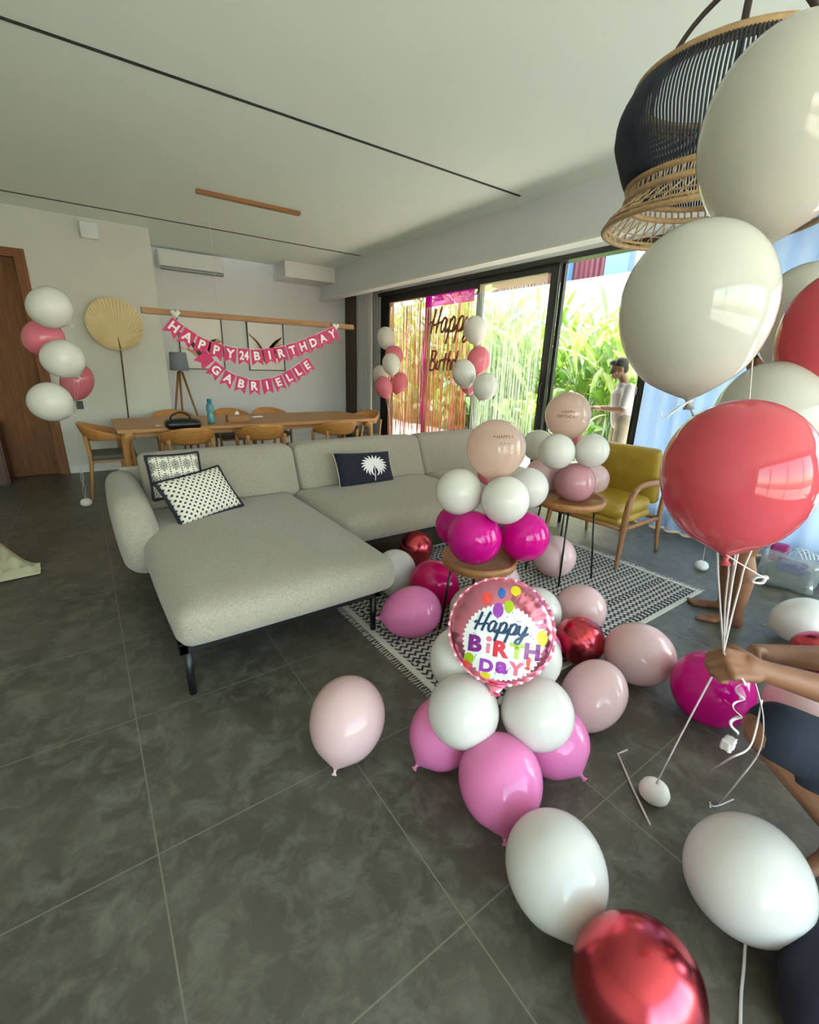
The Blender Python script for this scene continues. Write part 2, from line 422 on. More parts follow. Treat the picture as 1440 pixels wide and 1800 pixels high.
# ================================================================= STRUCTURE
CZ = 3.1
WX = 4.8
struct(box('floor', -3, 4.95, -3, 8.75, -.2, 0, FLOOR))
struct(box('ceiling', -3, 5.0, -3, 8.53, CZ, CZ+.5, CEIL))
struct(box('wall_left', -3.2, -3, -3.2, 8.7, 0, 3.5, WALL))
struct(boxes('bounce_ground', [(-16, -3.2, -14, 16, -.3, -.03), (-3.2, 20, -14, -6.0, -.3, -.03), (-3.2, 4.9, -6, -3.2, -.3, -.03)], CONC))  # unseen pale ground, added to bounce sunlight up to the ceiling
struct(boxes('wall_near', [(-3.2, -2.2, -3.2, -3, 0, 3.5), (4.0, 5, -3.2, -3, 0, 3.5), (-2.2, 4.0, -3.2, -3, 2.9, 3.5), (-2.2, 4.0, -3.2, -3, 0, .3)], WALL))
struct(boxes('wall_door', [(-3, -1.25, 7.42, 8.75, 0, 3.5), (-.405, 1.02, 7.42, 8.75, 0, 3.5), (-1.25, -.405, 7.42, 8.75, 2.57, 3.5), (-1.25, -.405, 7.6, 8.75, 0, 2.57)], WALL))
struct(box('wall_back', 1.02, 5.0, 8.6, 8.8, 0, 3.9, BWALL))
struct(boxes('wall_window', [(WX, 5.0, -3, 8.75, 2.76, 3.5), (WX, 5.0, 7.82, 8.75, 0, 2.76), (WX, 5.0, -3, -2.6, 0, 2.76)], BWALL))
struct(box('trim_pelmet', 3.95, 4.07, -3, 8.6, 2.62, CZ, BWALL))
struct(box('trim_pelmet_edge', 3.90, 3.95, -3, 8.6, 2.62, 2.645, TRIM))
struct(box('trim_soffit', 3.05, 3.95, 8.0, 8.6, 2.86, CZ, TRIM))
struct(boxes('baseboard_door_wall', [(-.30, 1.03, 7.405, 7.42, 0, .10)], TRIM, bevel=.003))
struct(boxes('baseboard_back', [(1.02, 4.8, 8.585, 8.6, 0, .10), (1.02, 1.035, 7.42, 8.6, 0, .1)], TRIM, bevel=.003))
# ceiling tracks (recessed slots)
for nm, (y, x0, x1) in {'trim_ceiling_track_near': (3.57, -1.5, 3.76), 'trim_ceiling_track_far': (6.86, -1.5, 3.84)}.items():
    struct(boxes(nm, [(x0, x1, y-.011, y+.011, CZ-.006, CZ+.002)], BLACK))
# main door
d = box('door_1', -1.245, -.41, 7.47, 7.51, .005, 2.565, DOORW); struct(d)
box('door_frame', -.415, -.31, 7.39, 7.47, 0, 2.565, DOORF, d, bevel=.004)
box('door_frame', -1.34, -1.24, 7.39, 7.47, 0, 2.565, DOORF, d, bevel=.004)
box('door_frame', -1.34, -.31, 7.39, 7.47, 2.565, 2.66, DOORF, d, bevel=.004)
boxes('door_stop', [(-.44, -.415, 7.44, 7.47, 0, 2.565)], DOORW, d)
t = thing('cabinet', 'dark red-brown wooden cabinet side at left edge before the door', 'cabinet', (-1.15, 7.2, 0))
box('body', -.35, .28, -.25, .12, .03, .70, REDW, t, bevel=.004)
box('top', -.36, .30, -.27, .13, .70, .725, DOORF, t, bevel=.004)
box('door', -.33, .26, -.265, -.25, .05, .68, REDW, t, bevel=.003)
box('plinth', -.33, .26, -.22, .1, 0, .03, BLACK, t)

# ----- windows
def wy(px, py): return PX(px, py, WX).y
W1 = dict(y1=wy(689, 533.7), y0=wy(748.9, 519)); W2 = dict(y1=wy(756, 518), y0=wy(840, 505))
W3 = dict(y1=wy(849, 502), y0=wy(969, 479)); W4 = dict(y1=wy(990, 460), y0=wy(1118.6, 648))
zt1 = PX(715, 528, WX).z; zt3 = PX(900, 492, WX).z; zt4 = PX(1050, 448, WX).z
# outer head, sill track and posts
struct(boxes('trim_window_head', [(4.74, 4.9, -2.6, 7.82, 2.70, 2.76)], BLACKM))
struct(boxes('trim_window_track', [(4.74, 4.98, -2.6, 7.82, 0, .03)], BLACKM))
def sash(name, y0, y1, ztop, x0, fl, fr, glass=True, head=None):
    """leaf between opening edges y0<y1, frame widths fl (at y1 side) and fr (at y0 side)"""
    L = [(x0, x0+.05, y1, y1+fl, .03, 2.70), (x0, x0+.05, y0-fr, y0, .03, 2.70), (x0, x0+.05, y0, y1, ztop, 2.70), (x0, x0+.05, y0, y1, .03, .13)]
    o = boxes(name, L, BLACKM, None, bevel=.004); struct(o)
    if glass: box('glass_pane', x0+.02, x0+.028, y0, y1, .13, ztop, GLASS, o)
    return o
sash('window_1', W1['y0'], W1['y1'], zt1, 4.80, 7.82-W1['y1'], (W1['y0']-W2['y1'])/2)
sash('window_2', W2['y0'], W2['y1'], zt1, 4.80, (W1['y0']-W2['y1'])/2, (W2['y0']-W3['y1'])/2)
w3 = sash('window_3', W3['y0'], W3['y1'], zt3, 4.80, (W2['y0']-W3['y1'])/2, .115)
hb = PX(948, 690, 4.8)
boxes('door_pull', [(4.74, 4.755, W3['y0']-.075, W3['y0']-.055, hb.z-.15, hb.z+.12), (4.74, 4.80, W3['y0']-.075, W3['y0']-.055, hb.z-.15, hb.z-.13), (4.74, 4.80, W3['y0']-.075, W3['y0']-.055, hb.z+.10, hb.z+.12)], BLACK, w3)
sash('window_4', W4['y0'], W4['y1'], zt4, 4.86, .05, .08, glass=False)
sash('window_5', .45, W4['y0']-.13, 2.6, 4.80, .06, .05)
sash('window_6', -2.5, .30, 2.6, 4.80, .06, .06)
boxes('lock_plate', [(4.795, 4.80, W4['y0']-.05, W4['y0']-.03, 1.28, 1.36)], PLAST, bpy.data.objects['window_5'])

wn = boxes('window_7', [(-2.2, 4.0, -3.12, -3.06, .3, .36), (-2.2, 4.0, -3.12, -3.06, 2.84, 2.9)]+[(x-.03, x+.03, -3.12, -3.06, .36, 2.84) for x in (-2.17, -.65, .9, 2.45, 3.97)], BLACKM); struct(wn)
box('glass_pane', -2.14, 3.94, -3.095, -3.088, .36, 2.84, GLASS, wn)
# ----- fringe curtains
def foilstrips(name, y0, y1, z0, z1, n, mats, parent, x=4.745, wmin=.005, wmax=.011, seed=1):
    rnd = random.Random(seed); groups = [([], []) for _ in mats]
    for i in range(n):
        yb = y0+(y1-y0)*(i+.5)/n + rnd.uniform(-.006, .006); wd = rnd.uniform(wmin, wmax); ph = rnd.uniform(0, 6.28); am = rnd.uniform(.002, .010)
        xo = x + rnd.uniform(-.02, .015); k = rnd.randrange(len(mats)); vs, fs = groups[k]; b0 = len(vs); m = 16
        drift = rnd.uniform(-.02, .02); tw = rnd.uniform(.5, 3)
        for j in range(m+1):
            tt = j/m; z = z1+(z0-z1)*tt; yy = yb + am*math.sin(ph+tt*9)*tt*2+drift*tt; an = ph+tt*tw*2
            cy_, cx_ = math.cos(an*.7)*.75+.0, math.sin(an*.7)
            cy_ = max(.35, abs(cy_))
            vs.append(V((xo-cx_*wd/2, yy-cy_*wd/2, z))); vs.append(V((xo+cx_*wd/2, yy+cy_*wd/2, z)))
        for j in range(m): fs.append((b0+2*j, b0+2*j+1, b0+2*j+3, b0+2*j+2))
    out = []
    for k, (vs, fs) in enumerate(groups):
        if fs: out.append(tag(meshob(name, vs, fs, mats[k], parent, smooth=False), kind='stuff'))
    return out
RG1 = sheer('rose_gold_foil', (.62, .26, .12), .03, .4, .45, .2, (.95, .55, .42))
RG2 = sheer('copper_foil', (.55, .24, .05), .03, .4, .5, .2, (.9, .5, .3))
RG3 = sheer('pink_foil', (.58, .16, .14), .03, .4, .45, .2, (.95, .5, .55))
CL1 = sheer('clear_iridescent_foil', (.70, .82, .66), .30, .5, .3, .2, (1, 1, .95))
CL2 = sheer('white_iridescent_foil', (.80, .86, .82), .25, .6, .35, .2, (.95, 1, 1))
MG1 = sheer('magenta_foil_sheet', (.80, .0, .50), .2, .5, .3, .15, (1, .1, .7))
OR1 = sheer('rose_gold_sheet', (.85, .42, .30), .3, .5, .35, .2, (1, .6, .5))
CR1 = sheer('cream_foil_sheet', (.92, .80, .55), .35, .5, .3, .2, (1, .95, .8))
def fringe(label, y0, y1, zt, hdr, hm, mats, n, seed):
    t = thing('fringe_curtain', label, 'fringe curtain', (0, 0, 0))
    vs = []; fs = []
    for j in range(9):
        y = y0+(y1-y0)*j/8
        vs += [V((4.75+.004*math.sin(j*2.1), y, zt)), V((4.745+.006*math.cos(j*3), y, zt-hdr))]
    for j in range(8): fs.append((2*j, 2*j+2, 2*j+3, 2*j+1))
    h = meshob('header_band', vs, fs, hm, t)
    foilstrips('foil_fringe', y0, y1, .12, zt-hdr, n, mats, t, seed=seed)
    return t
fringe('rose gold foil fringe curtain hanging in the leftmost window pane', W1['y0']-.02, W1['y1']+.0, zt1, .07, OR1, [RG1, RG2, RG3], 150, 1)
f2 = fringe('rose gold fringe curtain with magenta header band in the second window pane', W2['y0']-.0, W2['y1']+.03, zt1, .17, MG1, [RG1, RG3, RG2], 150, 2)
foilstrips('magenta_edge_strip', W2['y1']-.03, W2['y1']+.08, .12, zt1-.02, 12, [MG1], f2, x=4.755, wmin=.012, wmax=.02, seed=9)
fringe('clear iridescent fringe curtain with cream header in the third window pane', W3['y0'], W3['y1'], zt3, .10, CR1, [CL1, CL2], 150, 3)

# ----- sheers and drapes
def drape(name, label, cat, x, y0, y1, z0, z1, mat, amp=.04, wl=.13, solid=0, seed=0):
    rnd = random.Random(seed); n = int((y1-y0)/wl*10); vs = []; fs = []; rows = 7
    ph = [rnd.uniform(-.5, .5) for _ in range(n+1)]
    for r_ in range(rows):
        tt = r_/(rows-1); z = z1+(z0-z1)*tt
        for i in range(n+1):
            y = y0+(y1-y0)*i/n; a = 2*PI*(y-y0)/wl + .9*math.sin(y*3.1) + .25*math.sin(tt*3+y*5)
            vs.append(V((x+amp*(.75+.25*math.sin(y*7))*math.sin(a), y+.3*amp*math.cos(a*1.0), z)))
    for r_ in range(rows-1):
        for i in range(n): fs.append((r_*(n+1)+i, r_*(n+1)+i+1, (r_+1)*(n+1)+i+1, (r_+1)*(n+1)+i))
    o = meshob(name, vs, fs, mat); tag(o, label, cat)
    s = o.modifiers.new('solid', 'SOLIDIFY'); s.thickness = .0015 if not solid else solid
    return o
drape('sheer_curtain', 'long pleated white-blue sheer curtain on the right behind the armchair', 'curtain', 4.60, 0.1, 2.44, .02, 3.08, SHEER, .05, .17, seed=2)
drape('sheer_curtain', 'gathered white sheer curtain bunched beside the taupe blackout curtain', 'curtain', 4.45, 7.55, 8.05, .02, 3.08, SHEERW, .04, .12, seed=3)
drape('blackout_curtain', 'dark taupe blackout curtain drawn aside at the far corner', 'curtain', 4.42, 8.1, 8.54, .02, 3.08, BROWNCUR, .035, .10, seed=4)

# ================================================================= OUTSIDE
struct(box('terrace_floor', 4.95, 7.4, -3.5, 12, -.2, -.01, CONC))
struct(box('garden_ground', 7.4, 20, -6, 18, -.3, -.02, SOIL))
struct(box('shade_eave', 5.0, 6.7, -3.2, 9, 3.45, 3.6, GWALL))  # unseen overhang, deepened to keep the sun off the man outside
gw = box('garden_wall', 10.3, 10.5, -4, 18, -.1, 3.62, GWALL); tag(gw, 'tall white rendered wall behind the garden plants', 'wall')
b = thing('neighbour_building', 'red and blue clad neighbouring building above the garden wall', 'building', (11.6, 6, 0))
vs = []; fs = []
def corr(name, y0, y1, x, z0, z1, mat, parent, wl=.16):
    n = int((y1-y0)/wl*4); vs = []; fs = []
    for i in range(n+1):
        y = y0+(y1-y0)*i/n; xx = x+(.03 if (i//2) % 2 else -.03)
        vs += [V((xx, y, z0)), V((xx, y, z1))]
    for i in range(n): fs.append((2*i, 2*i+2, 2*i+3, 2*i+1))
    o = meshob(name, vs, fs, mat, parent, smooth=False); s = o.modifiers.new('s', 'SOLIDIFY'); s.thickness = .02; return o
corr('maroon_wall_cladding', 1.50, 9, 0, 0, 6.5, DKRED, b)
corr('red_wall_cladding', -8.0, .72, 0, 0, 6.5, REDC, b)
box('blue_column', -.5, -.2, 0.86, 1.48, 0, 6.5, BLUE, b, bevel=.01)
box('blue_column', -.45, -.25, 2.6, 2.75, 3.2, 6.5, BLUE, b, bevel=.01)
box('roof', -.4, 3, -8.2, 9.2, 6.5, 6.7, BLUE, b)
def blade_plant(name, label, x, y, h, n, kinds, seed, spread=.9, wid=.10, group='leafy garden plants outside the windows'):
    rnd = random.Random(seed); t = thing(name, label, 'plant', (x, y, 0), 0, group)
    G = {}
    stv, stf = [], []
    for i in range(n):
        az = rnd.uniform(0, 2*PI); L = h*rnd.uniform(.55, 1.05); lean = rnd.uniform(.1, .55)*spread
        base = V((rnd.uniform(-.18, .18), rnd.uniform(-.25, .25), 0)); dirh = V((math.cos(az), math.sin(az), 0))
        P = []; m = 8
        for j in range(m+1):
            tt = j/m; P.append(base + dirh*(lean*L*tt**1.6) + V((0, 0, L*(tt - .22*lean*2*tt**3))))
        tube_data(P[:5], [.012, .011, .009, .008, .006], 5, vs=stv, fs=stf)
        k = rnd.choice(kinds); vs, fs = G.setdefault(k, ([], [])); side = dirh.cross(V((0, 0, 1))); side = (side*math.cos(.5)+dirh*.0).normalized()
        side = Quaternion(V((0, 0, 1)), rnd.uniform(-.9, .9)) @ side
        # leaf blades along the stalk
        for q in range(3):
            t0 = .32+.2*q; LL = L*rnd.uniform(.35, .5); sgn = 1 if q % 2 else -1
            o0 = P[0].lerp(P[-1], t0) if q < 2 else P[5]
            o0 = P[min(m, int(t0*m))]
            dd = (dirh*rnd.uniform(.3, .9)*sgn + side*rnd.uniform(-.7, .7) + V((0, 0, rnd.uniform(.7, 1.5)))).normalized()
            sd_ = dd.cross(V((rnd.uniform(-1, 1), rnd.uniform(-1, 1), .3))).normalized(); nn = dd.cross(sd_)
            b0 = len(vs); mm = 8; wd = wid*rnd.uniform(.7, 1.2)
            for j in range(mm+1):
                tt = j/mm; c = o0 + dd*(LL*tt) + V((0, 0, -.35*LL*tt**2.4)) ; ww = wd*math.sin(PI*min(1, tt*.94+.05))**.8
                vs += [c-sd_*ww+nn*ww*.25, c, c+sd_*ww+nn*ww*.25]
            for j in range(mm):
                a = b0+3*j; fs += [(a, a+1, a+4, a+3), (a+1, a+2, a+5, a+4)]
    for k, (vs, fs) in G.items(): meshob('leaves', vs, fs, LEAF[k], t)
    meshob('stems', stv, stf, LEAF[1], t)
    return t
PL = [
 (8.3, 12.6, 3.0, 26, [1, 2, 3], 'tall lime-green reed-leaved plant seen through the leftmost window'),
 (8.2, 11.0, 2.9, 26, [1, 2], 'tall green plant seen through the rose gold fringe of the first pane'),
 (8.5, 9.7, 3.2, 30, [2, 3, 1], 'tall plant behind the magenta-topped fringe curtain'),
 (8.3, 8.5, 3.7, 38, [2, 1, 3], 'tall strappy plant behind the left half of the clear fringe'),
 (8.4, 7.5, 3.7, 40, [3, 2, 1], 'tall strappy plant behind the middle of the clear fringe'),
 (8.2, 6.6, 3.6, 42, [2, 3, 1], 'tall pale green plant beside the black window post'),
 (8.4, 5.8, 3.6, 42, [2, 3, 0], 'tall bright green plant rising against the white garden wall'),
 (8.3, 5.0, 3.3, 38, [1, 2, 3], 'tall broad-leaved plant above the head of the man outside'),
 (8.5, 4.1, 3.0, 28, [1, 2], 'tall green plant behind the large white balloon'),
 (8.6, 13.6, 4.5, 34, [1, 2], 'tall dense plant at the far left end of the garden'),
 (8.7, 12.0, 4.6, 34, [1, 2, 0], 'tall dense green plant at the back behind the first pane'),
 (8.8, 10.4, 4.6, 36, [1, 2, 3], 'tall dense plant at the back behind the second pane'),
 (8.4, 9.3, 4.4, 38, [2, 1], 'tall dense plant at the back behind the cream-topped fringe'),
 (8.45, 8.2, 4.1, 36, [1, 2, 3], 'tall dense plant at the back right of the cream-topped fringe'),
 (7.9, 9.6, 2.2, 30, [0, 1, 2], 'mid-height dark green plant behind the script lettering'),
 (7.9, 11.6, 2.2, 28, [0, 1], 'mid-height dark green plant behind the rose gold fringe'),
 (7.5, 8.9, 1.5, 22, [0, 1, 2], 'low dark green shrub behind the second window pane'),
 (7.5, 7.7, 1.4, 24, [1, 2, 0], 'low bushy plant at the foot of the clear fringe window'),
 (7.4, 6.5, 1.3, 26, [3, 1, 2], 'low pale-leaved plant right of the window handle'),
 (7.2, 5.7, 1.5, 26, [2, 1, 3], 'low spreading plant behind the printed peach balloon'),
 (7.0, 4.9, 1.3, 24, [1, 0, 3], 'low leafy plant just left of the man outside'),
 (7.4, 10.6, 1.4, 20, [0, 1], 'low dark shrub behind the leftmost window pane'),
 (7.6, 3.2, 1.8, 18, [1, 2], 'garden plant hidden mostly behind the sheer curtain'),
 (7.6, 1.0, 2.2, 18, [1, 2], 'garden plant glowing through the middle of the sheer curtain'),
]
for i, (x, y, h, n, kinds, lb) in enumerate(PL):
    blade_plant('garden_plant', lb, x, y, h, n, kinds, 20+i, wid=.055 if h > 2 else .07)

# ================================================================= FURNITURE
# ---- rug
t = thing('rug', 'black and cream zigzag patterned rug under the side tables and balloons', 'rug', (0, 0, 0))
rx0, rx1, ry0, ry1 = 1.19, 3.41, 1.14, 2.85
bm = bmesh.new(); bbox(bm, rx0, rx1, ry0+.03, ry1-.03, .001, .009); bmob('woven_field', bm, RUGM, t, smooth=False)
boxes('border', [(rx0-.035, rx0, ry0, ry1, .001, .010), (rx1, rx1+.035, ry0, ry1, .001, .010), (rx0, rx1, ry0, ry0+.03, .001, .010), (rx0, rx1, ry1-.03, ry1, .001, .010)], CREAM, t, bevel=.003)
vs, fs = [], []
for i in range(90):
    for xx, sg in ((rx0-.035, -1), (rx1+.035, 1)):
        y = ry0+(ry1-ry0)*(i+.5)/90
        tube_data([(xx, y, .006), (xx+sg*.02, y+random.uniform(-.006, .006), .005), (xx+sg*.04, y+random.uniform(-.01, .01), .004)], .0028, 4, vs=vs, fs=fs)
tag(meshob('fringe', vs, fs, CREAM, t), kind='stuff')

# ---- sofa
t = thing('corner_sofa', 'large greige fabric corner sofa with chaise on a black frame', 'sofa', (0, 0, 0))
boxes('frame', [(.17, 1.22, 1.97, 2.01, .235, .29), (.17, .21, 1.97, 3.95, .235, .29), (1.18, 1.22, 1.97, 2.70, .235, .29), (1.18, 3.85, 2.66, 2.70, .235, .29), (.17, 3.9, 3.9, 3.95, .235, .29), (3.85, 3.9, 2.66, 3.95, .235, .29), (.19, 1.2, 2.0, 3.92, .25, .285), (1.2, 3.87, 2.68, 3.92, .25, .285)], BLACK, t, bevel=.004)
def leg(parent, x, y, h, r, mat, dx=0, dy=0, name='leg', z0=0):
    return tube(name, [(x+dx, y+dy, z0), (x, y, z0+h)], [r*.8, r], mat, parent, seg=14)
for x, y in ((.205, 2.0), (1.19, 2.0), (.205, 3.92), (3.86, 2.7), (3.86, 3.92), (1.9, 3.92), (2.55, 2.70)):
    leg(t, x, y, .245, .021, BLACK)
def fnch(q, h):
    return q
# chaise seat, seat cushions
puff('chaise_cushion', (.735, 2.74, .375), (1.14, 1.68, .20), .075, SOFA, t, bulge=(.02, .02, .035))
puff('seat_cushion', (2.02, 3.10, .375), (1.38, .98, .20), .075, SOFA, t, bulge=(.02, .02, .03))
puff('seat_cushion', (3.31, 3.10, .375), (1.18, .98, .20), .075, SOFA, t, bulge=(.02, .02, .03))
def backfn(q, h):
    k = (q.z/h.z+1)/2
    q = V((q.x, q.y*(1-.50*k)+.11*k, q.z)); return q
puff('back_cushion', (.83, 3.72, .61), (1.16, .36, .42), .055, SOFA, t, bulge=(.0, .03, .012), fn=backfn)
puff('back_cushion', (2.09, 3.72, .61), (1.34, .36, .42), .055, SOFA, t, bulge=(.0, .03, .012), fn=backfn)
puff('back_cushion', (3.34, 3.72, .61), (1.16, .36, .42), .055, SOFA, t, bulge=(.0, .03, .012), fn=backfn)
def armfn(q, h):
    k = (q.z/h.z+1)/2; f = min(1, max(0, (q.y/h.y+1)/2))
    q = V((q.x*(1-.18*k) - .05*k + .01, q.y, q.z*(.92+.08*f))); 
    q.y += .16*k*k*(1-f)**1.5
    return q
puff('arm_cushion', (.16, 3.43, .46), (.24, 1.04, .50), .11, SOFA, t, bulge=(.02, .0, .01), fn=armfn)
box('back_panel', .12, 3.9, 3.90, 3.955, .27, .72, SOFA, t, bevel=.02)
# ---- throw pillows
def pillow(name, label, corners, thick, mat, edge, group=None, frame_only=False):
    """corners: TL TR BR BL in world"""
    TL, TR, BR, BL = corners; c = (TL+TR+BR+BL)/4; x = ((TR-TL)+(BR-BL)).normalized(); zz = ((TL-BL)+(TR-BR)).normalized(); y = zz.cross(x).normalized(); zz = x.cross(y)
    wd = ((TR-TL).length+(BR-BL).length)/2; hh = ((TL-BL).length+(TR-BR).length)/2
    m = Matrix((x, y, zz)).transposed()
    t = thing(name, label, 'cushion', c); t.rotation_euler = m.to_euler()
    bm = bmesh.new(); n = 18
    G = {}
    for s in (-1, 1):
        for i in range(n+1):
            for j in range(n+1):
                u_, v_ = -1+2*i/n, -1+2*j/n
                u2, v2 = u_*(1-.05*(1-v_*v_)), v_*(1-.06*(1-u_*u_))
                th = thick/2*((1-u_**4)*(1-v_**4))**.55
                if s == 1 and (i in (0, n) or j in (0, n)): G[s, i, j] = G[-1, i, j]; continue
                G[s, i, j] = bm.verts.new((u2*wd/2, s*th, v2*hh/2))
        for i in range(n):
            for j in range(n):
                try: bm.faces.new([G[s, i, j], G[s, i+1, j], G[s, i+1, j+1], G[s, i, j+1]])
                except ValueError: pass
    bmob('cover', bm, mat, t)
    loop = []
    for k in range(4*n):
        a, b_ = divmod(k, n); u_, v_ = [(-1+2*b_/n, -1), (1, -1+2*b_/n), (1-2*b_/n, 1), (-1, 1-2*b_/n)][a]
        loop.append(V((u_*(1-.05*(1-v_*v_))*wd/2, 0, v_*(1-.06*(1-u_*u_))*hh/2)))
    loop.append(loop[0].copy())
    if edge: tube('piping', loop, edge[1], edge[0], t, seg=8, ry=edge[1]*edge[2])
    return t, m, wd, hh
DN = pmat('dark_navy_piping', (.012, .014, .025), .85)
def corner(px, py, Y=None, z=None): return PY(px, py, Y) if Y is not None else PZ(px, py, z)
pillow('throw_pillow', 'small black and cream paisley pillow tucked behind the sprig-printed pillow', [PY(257, 802, 3.50), PY(352, 795, 3.50), PY(358, 868, 3.36), PY(268, 880, 3.36)], .13, PAIS, (DN, .015, .7))
pillow('throw_pillow', 'cream pillow with small black sprig print and dark border', [PY(278, 848, 3.26), PY(396, 818, 3.42), PY(414, 890, 3.22), PY(314, 930, 3.02)], .14, SPRIG, (DN, .014, .7))
t, m, wd, hh = pillow('throw_pillow', 'navy pillow with white palm tree motif on the middle seat', [PY(588, 796, 3.56), PY(688, 793, 3.56), PY(691, 852, 3.40), PY(595, 862, 3.40)], .14, NAVY, (CREAM, .003, 1))
# palm motif
vs, fs = [], []
def pillow_y(u_, v_): return -(.14/2*((1-u_**4)*(1-v_**4))**.55)-.002
for k in range(19):
    a = R(-140+280*k/18); P = []
    for j in range(7):
        tt = j/6; rr = .135*tt; aa = a*(1+.25*tt*tt)
        x_ = .10*wd+math.sin(aa)*rr*1.0; z_ = .015+math.cos(aa)*rr*.72
        P.append(V((x_, pillow_y(x_/(wd/2), z_/(hh/2)), z_)))
    tube_data(P, [.003, .008, .011, .012, .011, .008, .002], 6, ry=.0015, up=(0, 1, 0), vs=vs, fs=fs)
P = [V((.10*wd+dx, 0, z_)) for dx, z_ in ((0, .0), (-.002, -.04), (-.008, -.08), (-.014, -.125))]
for p in P: p.y = pillow_y(p.x/(wd/2), p.z/(hh/2))
tube_data(P, .004, 6, ry=.0015, up=(0, 1, 0), vs=vs, fs=fs)
meshob('palm_print', vs, fs, WHITECARD, t)

# ---- dining table
TZ = .78
t = thing('dining_table', 'long oak dining table with rounded legs behind the sofa', 'dining table', (0, 0, 0))
tx0, tx1, ty0, ty1 = .22, 3.36, 5.58, 6.70
box('tabletop', tx0, tx1, ty0, ty1, TZ-.045, TZ, OAK, t, bevel=.012)
box('apron', tx0+.12, tx1-.12, ty0+.10, ty1-.10, TZ-.10, TZ-.045, OAK, t)
for x, y in ((tx0+.06, ty0+.06), (tx0+.06, ty1-.06), (tx1-.06, ty0+.06), (tx1-.06, ty1-.06)):
    sx = 1 if x < 1.8 else -1
    tube('leg', smoothpts([(x-sx*.0, y, 0), (x, y, .35), (x+sx*.005, y, TZ-.16), (x+sx*.03, y, TZ-.08), (x+sx*.08, y, TZ-.048)], 5), [.022+.03*min(1, i/18)+(.012 if i > 12 else 0) for i in range(21)], OAKZ, t, seg=14)
# ---- dining chairs
def make_chair():
    t = thing('dining_chair', 'x', 'chair', (0, 0, 0))
    puff('seat', (0, .01, .46), (.46, .44, .06), .03, GREYSEAT, t, bulge=(0, 0, .01), cuts=8)
    box('seat_frame', -.19, .19, -.18, .19, .405, .432, OAKZ, t, bevel=.006)
    for sx in (-1, 1):
        tube('leg', smoothpts([(sx*.235, .21, 0), (sx*.225, .195, .42), (sx*.235, .17, .66)], 4), [.010+.009*min(1, i/4) for i in range(9)], OAKZ, t, seg=10)
        tube('leg', smoothpts([(sx*.215, -.26, 0), (sx*.20, -.205, .42), (sx*.215, -.22, .70)], 4), [.010+.010*min(1, i/4) for i in range(9)], OAKZ, t, seg=10)
    # bent back rail
    bm = bmesh.new(); rows = []
    n = 32
    for i in range(n+1):
        ph = R(-118+236*i/n); k = max(0, math.cos(ph*.72)); k = k**1.8
        hh = .018+.078*k; th = .012+.002*k; zc = .675+.055*k
        rx_, ry_ = .265, .265; lean = -.03*k
        c = V((rx_*math.sin(ph), -ry_*math.cos(ph)+.02, 0)); o_ = V((math.sin(ph), -math.cos(ph), 0))
        ring = []
        for a in range(12):
            aa = 2*PI*a/12; ca, sa = math.cos(aa), math.sin(aa)
            ca = math.copysign(abs(ca)**.6, ca); sa = math.copysign(abs(sa)**.6, sa)
            ring.append(bm.verts.new(c+o_*(th*ca+(.035*k*(sa)))+V((0, 0, zc+hh*sa))))
        rows.append(ring)
    for i in range(n):
        for a in range(12): bm.faces.new([rows[i][a], rows[i][(a+1) % 12], rows[i+1][(a+1) % 12], rows[i+1][a]])
    bm.faces.new(rows[0]); bm.faces.new(rows[-1][::-1])
    bmob('backrest', bm, OAKB, t)
    return t
chair0 = make_chair(); used = [False]
def chair(x, y, rz, label):
    c = copy_tree(chair0) if used[0] else chair0
    used[0] = True; c.location = (x, y, 0); c.rotation_euler = (0, 0, rz); c['label'] = label; c['group'] = 'bentwood chairs around the dining table'
xf = [PY(335, 765, 5.2).x, PY(468, 757, 5.2).x, PY(602, 750, 5.2).x]
chair(xf[0], 5.42, 0, 'bentwood dining chair with black bag on it, nearest left of the table')
chair(xf[1], 5.42, 0, 'bentwood dining chair at the middle of the near side of the table')
chair(xf[2], 5.42, 0, 'bentwood dining chair at the right end of the near side of the table')
xb = [PY(302, 728, 7.1).x, PY(402, 722, 7.1).x, PY(470, 718, 7.1).x]
chair(xb[0], 6.93, PI, 'bentwood dining chair on the far side below the tripod lamp')
chair(xb[1], 6.93, PI, 'bentwood dining chair on the far side behind the wooden tissue box')
chair(xb[2], 6.93, PI, 'bentwood dining chair on the far side right of the tissue box')
chair(.16, 6.05, -PI/2, 'bentwood dining chair at the left head of the table')
chair(3.46, 6.2, PI/2+.2, 'bentwood dining chair at the right head of the table by the curtain')

# ---- on the table
bx = PZ(372, 745, TZ)
t = thing('water_bottle', 'transparent blue plastic water bottle on the dining table', 'bottle', bx)
BLUEP = latex('teal_blue_plastic', (.28, .66, .74), .6, .1); 
s = 1.0
lathe('bottle_body', [(0, 0.001), (.040, .004), (.043, .03), (.043, .085), (.036, .115), (.035, .13), (.043, .16), (.043, .20), (.035, .225), (.022, .24), (.020, .25), (0, .25)], BLUEP, t, 24)
lathe('cap', [(0, .245), (.027, .246), (.027, .285), (.022, .29), (0, .29)], pmat('teal_cap', (.02, .22, .30), .4), t, 24)
bx = PZ(418, 741, TZ)
t = thing('tissue_box', 'low wooden tissue box with a white tissue peeking out', 'box', (bx.x, bx.y, TZ))
box('box_body', -.13, .13, -.06, .06, .0, .085, WAL, t, bevel=.006)
vs = [V((-.03, 0, .085)), V((.03, 0, .085)), V((.02, .01, .12)), V((-.005, -.01, .135)), V((-.02, .01, .11))]
meshob('tissue', vs, [(0, 1, 2, 3, 4)], WHITECARD, t).modifiers.new('s', 'SOLIDIFY').thickness = .003
bp = PZ(452, 733, TZ)
